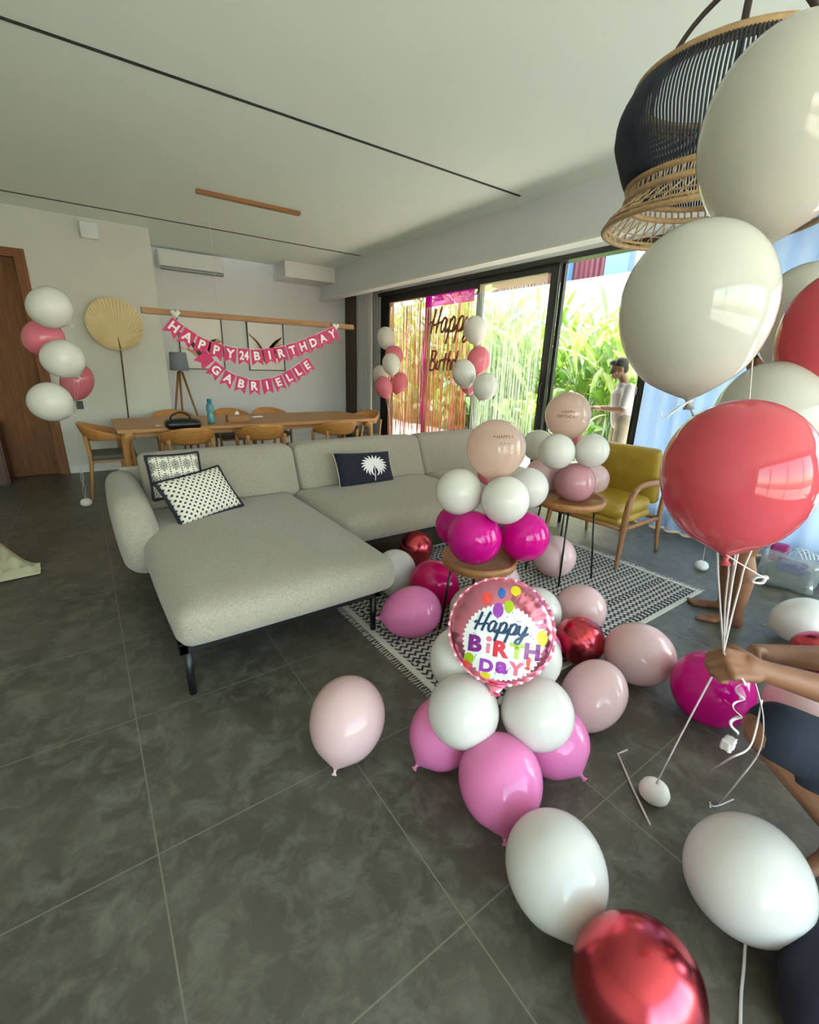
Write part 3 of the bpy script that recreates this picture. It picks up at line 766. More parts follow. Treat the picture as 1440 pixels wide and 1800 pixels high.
o = box('phone', -.07, .07, -.03, .03, 0, .012, WHITECARD, None, bevel=.003); o.location = (bp.x, bp.y, TZ); o.rotation_euler = (0, 0, .2)
tag(o, 'small white object lying on the table right of the tissue box', 'small item')
bp = PZ(278, 749, TZ)
o = lathe('coin_dish', [(0, 0), (.02, 0), (.028, .01), (.02, .008), (0, .006)], WHITECARD, None, 16); o.location = (bp.x, bp.y, TZ); tag(o, 'tiny white dish lying on the left end of the table', 'dish')
# black bag on the first chair
bx = PY(325, 752, 5.50)
t = thing('handbag', 'black handbag lying over the nearest left dining chair', 'bag', (bx.x, 5.60, TZ))
puff('bag_body', (.0, 0, .035), (.36, .22, .09), .044, BLACK, t, bulge=(0, 0, .02), cuts=8)
tube('handle', smoothpts([(-.13, -.04, .05), (-.11, -.05, .13), (-.02, -.05, .165), (.06, -.04, .13), (.09, -.03, .05)], 6), .011, BLACK, t, seg=8)

# ---- palm leaf fan leaning on the wall
t = thing('palm_leaf_fan', 'large round dried palm leaf fan on a long dark stick against the wall', 'decorative fan', (0, 0, 0))
fc = PY(202, 570, 7.33); fb = PY(212, 614, 7.30); ft = PY(230, 770, 7.15)
foot = fb+(ft-fb)*((fb.z)/(fb.z-ft.z)); foot.z = .0
tube('stick', [foot, fb, fc], [.010, .010, .006], STICK, t, seg=10)
bm = bmesh.new(); n = 90; rr = []
wf = PY(250, 570, 7.33).x - fc.x; hf = PY(202, 524, 7.33).z - fc.z
ce = bm.verts.new(fb+V((0, -.0, 0)))
rings = []
for k in range(1, 6):
    ring = []
    for i in range(n+1):
        a = 2*PI*i/n - PI/2; ox = fc.x+wf*math.cos(a); oz = fc.z+hf*math.sin(a); tt = k/5
        p = V((fb.x+(ox-fb.x)*tt, 7.335+(.012 if i % 2 else -.012)*tt+.02*math.sin(a)*tt - .03, fb.z+(oz-fb.z)*tt)); ring.append(bm.verts.new(p))
    rings.append(ring)
for i in range(n): bm.faces.new([ce, rings[0][i], rings[0][i+1]])
for k in range(4):
    for i in range(n): bm.faces.new([rings[k][i], rings[k+1][i], rings[k+1][i+1], rings[k][i+1]])
o = bmob('pleated_leaf', bm, FANM, t, smooth=False); o.modifiers.new('s', 'SOLIDIFY').thickness = .003
tube('rim', [V((fc.x+wf*math.cos(2*PI*i/48), 7.305+.02*math.sin(2*PI*i/48), fc.z+hf*math.sin(2*PI*i/48))) for i in range(49)], .005, FANM, t, seg=6)

# ---- tripod lamp
lt = PY(312, 619, 7.95); lbm = PY(314, 651, 7.95)
t = thing('tripod_lamp', 'tripod floor lamp with blue-grey linen drum shade in the corner recess', 'lamp', (lt.x, 7.95, 0))
lathe('lamp_shade', [(.135, lbm.z), (.115, lt.z), (.112, lt.z), (.132, lbm.z)], LAMPG, t, 32)
lathe('socket', [(0, lbm.z-.05), (.02, lbm.z-.05), (.02, lbm.z+.1), (0, lbm.z+.1)], BLACK, t, 12)
for k in range(3):
    a = R(250+120*k); tube('leg', [(.03*math.cos(a), .03*math.sin(a), lbm.z-.02), (.34*math.cos(a), .34*math.sin(a), 0.0)], [.018, .012], WALZ, t, seg=10)
lathe('leg_hub', [(0, lbm.z-.06), (.04, lbm.z-.05), (.04, lbm.z-.02), (0, lbm.z-.015)], WAL, t, 16)

# ---- pictures on back wall
def picture(label, x0, x1, z0, z1, seed):
    t = thing('framed_picture', label, 'picture', ((x0+x1)/2, 8.6, (z0+z1)/2)); wd = (x1-x0)/2; hh = (z1-z0)/2; f = .014
    boxes('frame', [(-wd, wd, -.03, 0, hh-f, hh), (-wd, wd, -.03, 0, -hh, -hh+f), (-wd, -wd+f, -.03, 0, -hh, hh), (wd-f, wd, -.03, 0, -hh, hh)], BLACK, t)
    box('artwork_paper', -wd+f, wd-f, -.012, -.002, -hh+f, hh-f, WHITECARD, t)
    rnd = random.Random(seed); cols = [pmat('art_orange', (.75, .25, .06), .8), pmat('art_tan', (.62, .42, .28), .8), pmat('art_brown', (.15, .06, .05), .8)]
    for ci, c in enumerate(cols):
        vs, fs = [], []
        for k in range(((12, 12, 4) if seed == 2 else (5, 4, 2))[ci]):
            a0 = R(rnd.uniform(-40, 60)); L = hh*rnd.uniform(1.2, 1.7); wv = .026 if seed == 2 else .06; P = []
            for j in range(9):
                tt = j/8; aa = a0+.8*tt*(1 if a0 > 0 else -1)
                P.append(V((max(-wd+.03, min(wd-.03, -.02+math.sin(aa)*L*tt*.62)), -.0135-.0003*ci, max(-hh+.03, min(hh-.03, -hh*.75+math.cos(aa*.8)*L*tt)))))
            b0 = len(vs)
            for j, p in enumerate(P):
                q = math.sin(PI*j/8)*wv; vs += [p+V((-q, 0, q*.3)), p+V((q, 0, -q*.3))]
            for j in range(8): fs.append((b0+2*j, b0+2*j+1, b0+2*j+3, b0+2*j+2))
        meshob('painted_leaves', vs, fs, c, t, smooth=False)
picture('black-framed leaf art print behind the left half of the banner', 1.41, 2.10, 1.345, 2.17, 5)
picture('black-framed abstract leaf print behind the right half of the banner', 2.515, 3.175, 1.345, 2.17, 2)
# ---- air conditioner
t = thing('air_conditioner', 'white wall-mounted split air conditioner high on the back wall', 'air conditioner', (1.70, 8.6, 2.93))
box('housing', -.47, .47, -.21, 0, -.10, .15, PLAST, t, bevel=.02)
box('louver', -.46, .46, -.225, -.20, -.135, -.095, pmat('grey_louver', (.35, .38, .38), .4), t, bevel=.004)
boxes('vent_slot', [(-.45, .45, -.228, -.21, -.10, -.092), (-.45, .45, -.228, -.2, -.14, -.133)], BLACK, t)
# ---- things on the door wall
o = box('junction_box', .27, .455, 7.35, 7.42, 2.87, 3.05, PLAST, None, bevel=.012); tag(o, 'white square access point box high on the door wall', 'box')
o = box('wall_socket', -.10, -.025, 7.395, 7.42, .84, .945, BLACK, None, bevel=.004); tag(o, 'black wall socket right of the wooden door', 'socket')

# ---- linear pendant over the table, its canopy
t = thing('linear_pendant', 'long slim wooden bar pendant hung on wires over the table', 'pendant lamp', (1.77, 5.48, 1.95))
box('light_bar', -1.18, 1.18, -.028, .028, -.028, .028, WAL, t, bevel=.004)
box('ceiling_canopy', -.55, .52, -.035, .035, CZ-1.95-.035, CZ-1.95, WAL, t, bevel=.004)
for x in (-.45, .42): tube('wire', [(x-.0, 0, .028), (x, 0, CZ-1.95-.03)], .0015, RIBT, t, seg=5)
# hearts
def heart(label, px, py):
    p = PY(px, py, 5.44); P = []
    for i in range(40):
        a = 2*PI*i/40; P.append((16*math.sin(a)**3/16, (13*math.cos(a)-5*math.cos(2*a)-2*math.cos(3*a)-math.cos(4*a))/16))
    bm = bmesh.new(); s_ = .05; rings = []
    for (k, y) in ((.0, -.022), (.55, -.020), (.85, -.013), (1, 0), (.85, .013), (.55, .02), (0, .022)):
        if k == 0: rings.append([bm.verts.new((0, y, .005))]); continue
        rings.append([bm.verts.new((a*s_*k, y, b_*s_*k)) for a, b_ in P])
    for j in range(len(rings)-1):
        A, B = rings[j], rings[j+1]
        for i in range(40):
            k = (i+1) % 40
            if len(A) == 1: bm.faces.new([A[0], B[i], B[k]])
            elif len(B) == 1: bm.faces.new([A[i], A[k], B[0]])
            else: bm.faces.new([A[i], A[k], B[k], B[i]])
    o = bmob('heart_balloon', bm, WHITEL, None); o.location = p; tag(o, label, 'heart')
heart('small white heart clipped at the left end of the banner', 308, 551)
heart('small white heart clipped at the right end of the banner', 590, 574)
# ---- bunting
def bunting(label, letters, pix, name='party_banner', sag=None, wpx=24):
    pts = [PY(x, y, 5.43) for x, y in pix]; cv = smoothpts(pts, 12)
    t = thing(name, label, 'banner', cv[0]); o0 = cv[0]
    # arclength
    L = [0]
    for i in range(1, len(cv)): L.append(L[-1]+(cv[i]-cv[i-1]).length)
    def at(s_):
        s_ = max(0, min(L[-1], s_))
        for i in range(1, len(L)):
            if s_ <= L[i]: return cv[i-1].lerp(cv[i], (s_-L[i-1])/(L[i]-L[i-1]+1e-9))
        return cv[-1]
    n = len(letters); step = L[-1]/n
    tube('ribbon', [p-o0+V((0, -.003, 0)) for p in cv], .003, WHITECARD, t, seg=5)
    for i, ch in enumerate(letters):
        a = at((i+.04)*step); b_ = at((i+.96)*step); x = (b_-a); wd = x.length; x.normalize(); dn = V((x.z, 0, -x.x)); 
        if dn.z > 0: dn = -dn
        hgt = .175; c = (a+b_)/2-o0
        yo = -.004*(i % 2)
        Pn = [(-wd/2, 0), (wd/2, 0), (wd/2, hgt), (0, hgt-.045), (-wd/2, hgt)]
        vs = [c+x*u_+dn*v_+V((0, yo, 0)) for u_, v_ in Pn]
        f = meshob('flag', vs, [(0, 1, 3, 4), (1, 2, 3)] , PINKCARD, t, smooth=False); f.modifiers.new('s', 'SOLIDIFY').thickness = .002
        if ch.strip():
            tv, tf, (tw, th) = text_polys(ch, 1.0, .035); k = .095/th
            if tw*k > wd*.8: kx = wd*.8/tw
            else: kx = k
            meshob('letter', [c+x*(v.x*kx)+dn*(.072-v.y*k)+V((0, yo-.005, 0)) for v in tv], tf, WHITECARD, f, smooth=False)
    return t
bunting('pink swallowtail banner reading HAPPY 24 BIRTHDAY hanging from the wooden bar', list('HAPPY')+['24']+list('BIRTHDAY'), [(302, 556), (345, 588), (390, 606), (440, 614), (490, 610), (540, 594), (588, 573)])
bunting('lower pink swallowtail banner with white name letters hanging under the first', ['']+list('GABRIELLE'), [(362, 615), (390, 645), (430, 665), (470, 666), (505, 652), (541, 627)])

# ---- mustard armchair
t = thing('armchair', 'mustard leather armchair with walnut frame and curved arms', 'armchair', (3.56, 2.06, 0), 0)
# local: faces -x toward camera-left;  built with forward = +Y local then rotated
AY = R(93)
t.rotation_euler = (0, 0, AY)
puff('seat_cushion', (0, .0, .44), (.54, .56, .12), .055, MUSTARD, t, bulge=(0, .01, .02), cuts=10)
puff('seat_base', (0, -.01, .355), (.54, .56, .07), .03, MUSTARD, t, cuts=8)
puff('back_cushion', (0, -.31, .66), (.56, .10, .50), .045, MUSTARD, t, bulge=(0, .015, 0), rot=Matrix.Rotation(R(-14), 3, 'X'), cuts=10)
for sx in (-1, 1):
    tube('leg', smoothpts([(sx*.35, .34, 0), (sx*.335, .30, .30), (sx*.33, .27, .52), (sx*.335, .22, .63)], 5), [.013+.012*min(1, i/7) for i in range(16)], WALZ, t, seg=12)
    tube('leg', smoothpts([(sx*.34, -.38, 0), (sx*.33, -.33, .30), (sx*.32, -.37, .60), (sx*.30, -.42, .80)], 5), [.013+.009*min(1, i/7) for i in range(16)], WALZ, t, seg=12)
    tube('armrest', smoothpts([(sx*.335, .22, .62), (sx*.345, .14, .665), (sx*.355, -.02, .665), (sx*.35, -.2, .645), (sx*.325, -.385, .64)], 5), .016, WAL, t, seg=12, ry=.026, up=(0, 0, 1))
    tube('side_rail', [(sx*.325, .30, .33), (sx*.325, -.34, .31)], .018, WAL, t, seg=10)
tube('front_rail', [(-.33, .29, .33), (.33, .29, .33)], .018, WAL, t, seg=10)
tube('rear_rail', [(-.33, -.335, .31), (.33, -.335, .31)], .018, WAL, t, seg=10)

# ---- side tables
def side_table(label, x, y, z, r, legs=4, a0=.6, foot=None):
    t = thing('side_table', label, 'side table', (x, y, 0))
    lathe('tray_top', [(0, z), (r-.025, z), (r-.012, z+.028), (r+.004, z+.030), (r-.004, z-.018), (r-.02, z-.028), (0, z-.028)], WAL, t, 48)
    for k in range(legs):
        a = a0+2*PI*k/legs; tube('leg', [(r*.95*math.cos(a), r*.95*math.sin(a), 0.009), (r*.72*math.cos(a), r*.72*math.sin(a), z-.026)], .007, BLACK, t, seg=8)
    return t
side_table('low round wooden tray table with black legs under the magenta balloons', 1.68, 1.66, .47, .208, a0=.9)
side_table('taller round wooden tray table with thin black legs under the pale pink balloons', 2.79, 1.90, .60, .255, a0=-.9)

# ================================================================= BALLOONS
def halfang(a, b): 
    a = ray(*a).normalized(); b = ray(*b).normalized(); return a.angle(b)/2, a, b
def balloon(label, cx, cy, a, b, k, mat, r=None, floor=None, group=None, name='balloon', cat='balloon', axis=None, ribbon=None, knotless=False, zoff=0, neck=None, ribmat=None, ribr=.0018):
    """cx,cy centre px; a long semi px along k (image direction to the knot), b short semi px"""
    kl = math.hypot(*k); kx, ky = k[0]/kl, k[1]/kl
    al, e0, e1 = halfang((cx-kx*a, cy-ky*a), (cx+kx*a, cy+ky*a))
    be, g0, g1 = halfang((cx+ky*b, cy-kx*b), (cx-ky*b, cy+kx*b))
    d = ((e0+e1).normalized()+(g0+g1).normalized()).normalized()
    if axis is None and max(a, b)/min(a, b) < 1.3 and abs(ky) < .5 and abs(kx) > .5 and k[0]**2+k[1]**2 < 5: axis = d+V((kx*.3, 0, -.25))
    ax = (e1-e0).normalized() if axis is None else V(axis).normalized()
    if axis is not None: be = (al+be)/2; ratio = 1.12
    else: ratio = math.sin(al)/math.sin(be)
    ratio = max(.93, min(1.45, ratio))
    if r is None:
        hu = math.sqrt((ratio*ax.z)**2+(1-ax.z**2)); base = floor if floor is not None else 0
        D = (CH-base)/(math.sin(be)*hu-d.z); r = D*math.sin(be)
    else: D = r/math.sin(be)
    c = EYE+d*D; L = r*ratio
    t = thing(name, label, cat, c, 0, group)
    m = quatfrom((1, 0, 0) if abs(ax.x) < .9 else (0, 1, 0), -ax)
    t.rotation_euler = m.to_euler()
    prof = []
    n = 26
    for i in range(n+1):
        th = PI*i/n; z = L*math.cos(th); rho = r*math.sin(th)*(1+.05*math.cos(th))
        if z < -L*.80:
            q = (-z-L*.80)/(L*.20); rho = max(rho*(1-.35*q**1.5), .007)
            z -= .05*L*q*q
        prof.append((max(rho, 0) if i not in (0,) else 0, z))
    prof[-1] = (.006, prof[-1][1]-.004)
    lathe('envelope', prof, mat, t, 40)
    zb = prof[-1][1]
    lathe('knot', [(.004, zb+.004), (.0075, zb), (.0045, zb-.006), (.012, zb-.018), (.0105, zb-.018), (.003, zb-.008)], mat, t, 14)
    if ribbon:
        mi = (Matrix.Translation(c) @ m.to_4x4()).inverted()
        start = Matrix.Translation(c) @ m.to_4x4() @ V((0, 0, zb-.006))
        P = smoothpts([start]+[V(p) for p in ribbon], 8)
        tube('ribbon', [mi @ p for p in P], ribr, ribmat or RIB, t, seg=6, ry=ribr*.35)
    return t, c, r, ax
dn = (0, 0, -1)
# --- loose balloons on the floor
G1 = 'loose balloons on the floor'
balloon('pale pink balloon alone on the tiles left of the floor centrepiece', 610, 1266, 82, 66, (-19, 80), PALE, group=G1)
balloon('white balloon in the foreground touching the chrome rose one', 979, 1533, 121, 87, (32, 118), WHITEL, group=G1)
balloon('large chrome rose balloon cut by the bottom edge', 1124, 1742, 152, 112, (55, 140), CHROME, group=G1)
balloon('white balloon at lower right with a ribbon trailing down', 1318, 1546, 140, 101, (90, 110), WHITEL, group=G1)
balloon('pale pink balloon between the chrome red one and the magenta one', 1126, 1150, 60, 56, (45, 10), PALE, group=G1, axis=(1, -.6, -.25))
balloon('pale pink balloon right of the floor centrepiece below the chrome one', 1042, 1224, 67, 60, (-30, 40), PALE, group=G1)
balloon('chrome red balloon behind the two pale pink ones on the floor', 1020, 1126, 48, 40, (1, .2), CHROME, group=G1)
balloon('pale mauve-pink balloon on the rug right of the foil balloon', 1022, 1070, 48, 41, (1, .1), PALE, group=G1)
balloon('magenta balloon beneath the hand gathering ribbons', 1253, 1211, 77, 66, (1, .15), MAG, group=G1)
balloon('light pink balloon behind the knee at the right edge', 1410, 1248, 75, 62, (1, .4), PALE, group=G1)
balloon('white balloon on the floor at right edge behind the arm', 1412, 1092, 62, 42, (-1, .1), WHITEL, group=G1)
balloon('chrome rose balloon half hidden by the forearm at right edge', 1437, 1152, 54, 44, (1, .2), CHROME, group=G1)
balloon('pale pink balloon on the rug beneath the armchair side table', 975, 978, 40, 36, (1, .3), PALE, group=G1)
balloon('bubblegum pink balloon touching the chaise leg with knot to the left', 723, 1076, 54, 46, (-54, 10), BUB, group=G1)
balloon('hot crimson pink balloon behind the bubblegum one on the rug', 764, 1027, 45, 42, (1, .6), HOT, group=G1)
balloon('white balloon wedged against the front of the chaise', 694, 1006, 41, 37, (-.2, 1), WHITEL, group=G1)
balloon('small chrome rose balloon under the front edge of the sofa', 732, 963, 33, 27, (1, .1), CHROME, group=G1)
balloon('pale pink balloon under the low tray table', 872, 1024, 46, 40, (1, 0), PALE, group=G1)
balloon('white balloon behind the foil balloon, upper left', 838, 1076, 51, 46, (1, -.1), WHITEL, group=G1)
balloon('white balloon behind the foil balloon, upper right', 940, 1078, 48, 45, (-1, -.1), WHITEL, group=G1)
balloon('bubblegum pink balloon showing a sliver right of the foil balloon', 948, 1140, 42, 38, (1, 0), BUB, group=G1)
# --- floor centrepiece
G2 = 'balloons of the floor centrepiece'
balloon('bubblegum pink balloon at the front bottom of the floor centrepiece', 880, 1374, 91, 74, (6, 80), BUB, group=G2)
balloon('bubblegum pink balloon at the bottom left of the floor centrepiece', 780, 1288, 68, 63, (-.8, 1), BUB, group=G2)
balloon('bubblegum pink balloon at the bottom right of the floor centrepiece', 976, 1306, 66, 62, (.8, 1), BUB, group=G2)
balloon('white balloon front left of the floor centrepiece', 815, 1251, 66, 64, (.8, -.4), WHITEL, r=.13, group=G2)
balloon('white balloon front right of the floor centrepiece', 944, 1255, 67, 65, (-.8, -.4), WHITEL, r=.13, group=G2)
balloon('white balloon behind left of the foil birthday balloon base', 815, 1160, 62, 58, (.8, .2), WHITEL, r=.135, group=G2)
balloon('white balloon behind right of the foil birthday balloon base', 930, 1158, 60, 55, (-.8, .2), WHITEL, r=.135, group=G2)
# --- low table centrepiece
G3 = 'balloons of the low table centrepiece'
balloon('magenta balloon at the front of the low table centrepiece', 835, 946, 49, 46, (1, -.1), MAG, r=.142, group=G3)
balloon('magenta balloon at the right of the low table centrepiece', 921, 944, 46, 42, (-1, .1), MAG, r=.137, group=G3)
balloon('magenta balloon half hidden at the left of the low table centrepiece', 803, 924, 38, 36, (1, .1), MAG, r=.135, group=G3)
balloon('white balloon at the left of the low table centrepiece', 808, 865, 42, 40, (1, .3), WHITEL, r=.123, group=G3)
balloon('white balloon at the front of the low table centrepiece', 888, 880, 43, 42, (-.5, -.2), WHITEL, r=.120, group=G3)
balloon('white balloon at the right rear of the low table centrepiece', 927, 859, 37, 36, (-1, .1), WHITEL, r=.125, group=G3)
TOPA = balloon('big clear peach balloon topping the low table centrepiece', 872, 790, 53, 52, (-.2, 1), PEACH, r=.150, group=G3)
# --- tall table centrepiece
G4 = 'balloons of the tall table centrepiece'
balloon('mauve pink balloon at the front of the tall table centrepiece', 1011, 849, 39, 33, (1, .1), latex('mauve_latex', (.62, .30, .33), .25), r=.145, group=G4)
balloon('mauve pink balloon at the left rear of the tall table centrepiece', 955, 836, 34, 30, (1, .1), PALE, r=.140, group=G4)
balloon('pale pink balloon at the right rear of the tall table centrepiece', 1042, 843, 30, 27, (-1, .1), PALE, r=.135, group=G4)
balloon('greyish white balloon at the front of the tall table centrepiece', 979, 794, 33, 31, (1, .1), WHITEL, r=.123, group=G4)
balloon('white balloon at the right of the tall table centrepiece', 1040, 793, 31, 30, (-1, .1), WHITEL, r=.118, group=G4)
balloon('white balloon at the left rear of the tall table centrepiece', 946, 783, 28, 27, (1, .1), WHITEL, r=.128, group=G4)
TOPB = balloon('printed clear peach balloon topping the tall table centrepiece', 999, 731, 42, 41, (.1, 1), PEACH, r=.160, group=G4)
for T in (TOPA, TOPB):  # small neck balloon that ties the topper to the tower
    pass
balloon('small pink neck balloon under the low table topper', 856, 832, 20, 17, (.1, 1), PINK, r=.055, group=G3)
balloon('small pink neck balloon under the tall table topper', 1008, 768, 17, 15, (.1, 1), PINK, r=.060, group=G4)
# gold print on the toppers
GOLDP = pmat('gold_print', (.30, .16, .05), .5)
def print_on(T, lines, ang=(0, 0), sc=1.0):
    t, c, r, ax = T; to = (EYE-c).normalized(); to = Quaternion(V((0, 0, 1)), R(ang[0])) @ to
    x = V((0, 0, 1)).cross(to).normalized(); y = to.cross(x)
    mi = (Matrix.Translation(c) @ t.rotation_euler.to_matrix().to_4x4()).inverted()
    vs, fs = [], []
    for body, yy, hh in lines:
        tv, tf, (tw, th) = text_polys(body, 1, .01); k = hh/th*sc; b0 = len(vs)
        for v in tv:
            u_, v_ = v.x*k/r, (v.y*k+yy*sc)/r; dvec = (to + x*math.tan(u_*.9) + y*math.tan(v_*.9)).normalized()
            loc = mi @ (c+dvec*r)
            # push to the balloon surface (spheroid)
            q = V((loc.x/r, loc.y/r, loc.z/(r*1.03))).length
            vs.append(loc/q*1.022)
        fs += [tuple(b0+i for i in f) for f in tf]
    meshob('gold_lettering', vs, fs, GOLDP, t, smooth=False)
print_on(TOPB, [('* . * . *', .075, .012), ('HAPPY', .030, .024), ('BIRTHDAY', -.005, .024), ('. * . *', -.045, .014)])
print_on(TOPA, [('* HAPPY *', .07, .02), ('. * . * . *', .03, .014)], ang=(15, 0))

# --- weights
def weight(label, px, py, r=.045, group='white putty balloon weights'):
    p = PZ(px, py, 0); o = lathe('balloon_weight', [(0, 0), (r*.6, .002), (r*.95, r*.4), (r, r*.75), (r*.85, r*1.15), (r*.5, r*1.42), (r*.15, r*1.48), (.004, r*1.40), (0, r*1.38)], PUTTY, None, 28)
    o.location = p; tag(o, label, 'balloon weight', group); return p+V((0, 0, r*1.42))
WA = weight('white round balloon weight on the tiles below the gathered ribbons', 1147, 1404, .052)
WB = weight('small white balloon weight beyond the rug near the sheer curtain', 1232, 1001, .05)
WC = weight('white balloon weight on the floor left of the sofa by the door', 153, 889, .055)
WD = PZ(690, 800, 0); WD = V((3.95, 6.0, .06))
def curl(a, b, n=5, amp=.02, seed=0, turns=3):
    rnd = random.Random(seed); a = V(a); b = V(b); out = []
    for i in range(1, n):
        t_ = i/n; out.append(a.lerp(b, t_)+V((math.sin(t_*turns*6.28+seed), math.cos(t_*turns*6.28+seed), 0))*amp)
    out.append(b); return out
# --- left floating bunch
G5 = 'floating balloon bunch by the wooden door'
tie = WC.lerp(PY(130, 740, 5.3), .97)
LB = [('white balloon at the top of the bunch by the door', 88, 541, 41, 36, (30, 25), WHITEL),
      ('rose pink balloon second from the top of the bunch by the door', 77, 595, 38, 33, (25, 18), PINK),
      ('white balloon in the middle of the bunch by the door', 111, 631, 40, 35, (22, 25), WHITEL),
      ('rose pink balloon right of the middle of the bunch by the door', 135, 671, 33, 31, (-5, 20), PINK),
      ('white balloon at the bottom of the bunch by the door', 89, 707, 43, 34, (35, 20), WHITEL)]
for i, (lb, x, y, a, b_, k, mt) in enumerate(LB):
    c0 = PY(x, y, 5.2)
    balloon(lb, x, y, a, b_, k, mt, r=.15, group=G5, ribbon=curl(PY(128, 735, 5.1), WC, 7, .012, i, 2+i*.4), ribmat=RIBT)
# --- two far bunches by the windows
G6 = 'floating balloon bunch by the leftmost window'
WD = PX(688, 760, 4.25); WD = V((WD.x, WD.y, 0.07))
o = lathe('balloon_weight', [(0, -.07), (.04, -.068), (.055, -.03), (.05, 0), (.02, .01), (0, .01)], PUTTY, None, 24); o.location = WD; tag(o, 'balloon weight behind the sofa under the leftmost window bunch', 'balloon weight', 'white putty balloon weights')
MB_ = [('white balloon at the top of the bunch by the leftmost window', 679, 595, 21, 16, (4, 20), WHITEL, .145),
       ('pink balloon just under the top white one by the leftmost window', 693, 625, 18, 16, (2, 20), PINK, .145),
       ('white balloon in the middle of the bunch by the leftmost window', 688, 640, 20, 16, (3, 20), WHITEL, .14),
       ('white balloon half hidden at left of the bunch by the leftmost window', 669, 660, 18, 14, (3, 20), WHITEL, .145),
       ('pink balloon at the lower left of the bunch by the leftmost window', 675, 681, 20, 15, (5, 20), PINK, .135),
       ('pink balloon at the lower right of the bunch by the leftmost window', 701, 673, 20, 15, (-4, 20), PINK, .14)]
for i, (lb, x, y, a, b_, k, mt, r_) in enumerate(MB_):
    balloon(lb, x, y, a, b_, k, mt, r=r_, group=G6, ribbon=curl(PX(683, 705, 4.2), WD, 6, .012, i, 2), ribmat=RIBT)
G7 = 'floating balloon bunch by the middle window'
WE = V((3.98, 4.28, .07))
o = lathe('balloon_weight', [(0, -.07), (.04, -.068), (.055, -.03), (.05, 0), (.02, .01), (0, .01)], PUTTY, None, 24); o.location = WE; tag(o, 'balloon weight behind the sofa under the middle window bunch', 'balloon weight', 'white putty balloon weights')
MC = [('white balloon at the top of the bunch by the middle window', 836, 581, 26, 21, (2, 20), WHITEL, .145),
      ('coral pink balloon under the top white one by the middle window', 841, 634, 26, 20, (-3, 20), PINK, .14),
      ('pink balloon peeking from behind at the bottom of the middle window bunch', 824, 676, 18, 15, (4, 20), PINK, .12),
      ('white balloon at the left of the bunch by the middle window', 816, 657, 26, 21, (6, 20), WHITEL, .14),
      ('bluish white balloon at the lower right of the middle window bunch', 853, 680, 25, 22, (-8, 20), WHITEL, .145)]
for i, (lb, x, y, a, b_, k, mt, r_) in enumerate(MC):
    balloon(lb, x, y, a, b_, k, mt, r=r_, group=G7, ribbon=curl(PX(835, 715, 4.0), WE, 6, .012, i, 2), ribmat=RIBT)
# --- big near bunch on the right, ribbons gathered in the hand
G8 = 'large floating balloons held by the crouching person'
HAND = PT(1272, 1146, 1.10)
def hr(px, py, t1): return [PT(px, py, t1), HAND, HAND+V((-.005, .0, -.03))]
balloon('largest white balloon at the top right covering the rattan lamp', 1381, 232, 202, 147, (-26, 190), WHITEDIM, r=.152, group=G8, ribbon=[PT(1330, 560, 1.12), PT(1300, 900, 1.06), HAND])
balloon('big white balloon left of centre in the large bunch with visible knot', 1224, 545, 156, 138, (-8, 150), WHITEDIM, r=.145, group=G8, ribbon=[PT(1255, 840, 1.0), PT(1262, 1000, 1.03), HAND], ribr=.0022)
balloon('big coral balloon at the bottom of the large bunch', 1300, 838, 136, 145, (-5, 40), CORAL, r=.145, group=G8, ribbon=[PT(1281, 1000, 1.0), PT(1275, 1060, 1.03), HAND], ribr=.0022)
balloon('coral balloon cut by the right edge of the photo', 1475, 600, 132, 112, (-20, 120), CORAL, r=.145, group=G8, ribbon=[PT(1330, 950, 1.12), PT(1298, 1040, 1.06), HAND], ribr=.0022)
balloon('shaded white balloon behind the big coral one', 1352, 745, 112, 104, (-10, 40), WHITEDIM, r=.150, group=G8, ribbon=[PT(1300, 960, 1.1), PT(1285, 1040, 1.07), HAND], ribr=.0022)
balloon('shaded white balloon behind, between the white and coral ones', 1416, 560, 100, 92, (-10, 60), WHITEDIM, r=.150, group=G8, ribbon=[PT(1325, 820, 1.2), PT(1290, 1010, 1.08), HAND])
# loose strips of ribbon
def ribbon_piece(label, P, r=.004, name='ribbon', n=8, cat='ribbon'):
    o = tube(name, smoothpts(P, n), r, RIB, None, seg=6, ry=r*.3, up=(0, 0, 1)); tag(o, label, cat); return o
ribbon_piece('taut ribbon running from the hand down to the round weight', [HAND+V((0, 0, -.02)), HAND.lerp(WA, .5), WA], .0027)
a_ = PZ(1281, 1307, .012)
def spiral(p0, p1, n, amp):
    P = []
    for i in range(n*8+1):
        t_ = i/(n*8); an = t_*n*2*PI; P.append(p0.lerp(p1, t_)+RT*(amp*math.cos(an))+FW*(amp*math.sin(an)))
    return P
ribbon_piece('white curled ribbon end dangling below the hand over the magenta balloon', [HAND]+spiral(PT(1303, 1200, 1.06), PT(1290, 1290, 1.08), 3, .009), .004, n=3)
o = puff('ribbon_rosette', PT(1281, 1307, 1.08), (.034, .024, .026), .004, RIB, None, cuts=6, fn=lambda q, h: q*(1+.18*math.sin(q.x*420+q.z*300)*math.cos(q.y*500+q.z*260))); tag(o, 'small crumpled white ribbon knot hanging below the magenta balloon', 'ribbon')
ribbon_piece('white curled ribbon tail under the big coral balloon', [PT(1276, 975, .97), PT(1310, 996, .97), PT(1345, 1016, .98), PT(1347, 1012, 1.0), PT(1340, 1024, 1.0), PT(1322, 1022, .99), PT(1330, 1014, .98), PT(1345, 1014, .98)], .004)
ribbon_piece('long white ribbons trailing from the arm onto the floor', [PT(1325, 1190, 1.12), PT(1342, 1260, 1.13), PT(1335, 1320, 1.15), PT(1300, 1370, 1.15), PZ(1265, 1412, .01), PZ(1248, 1418, .004)], .005)
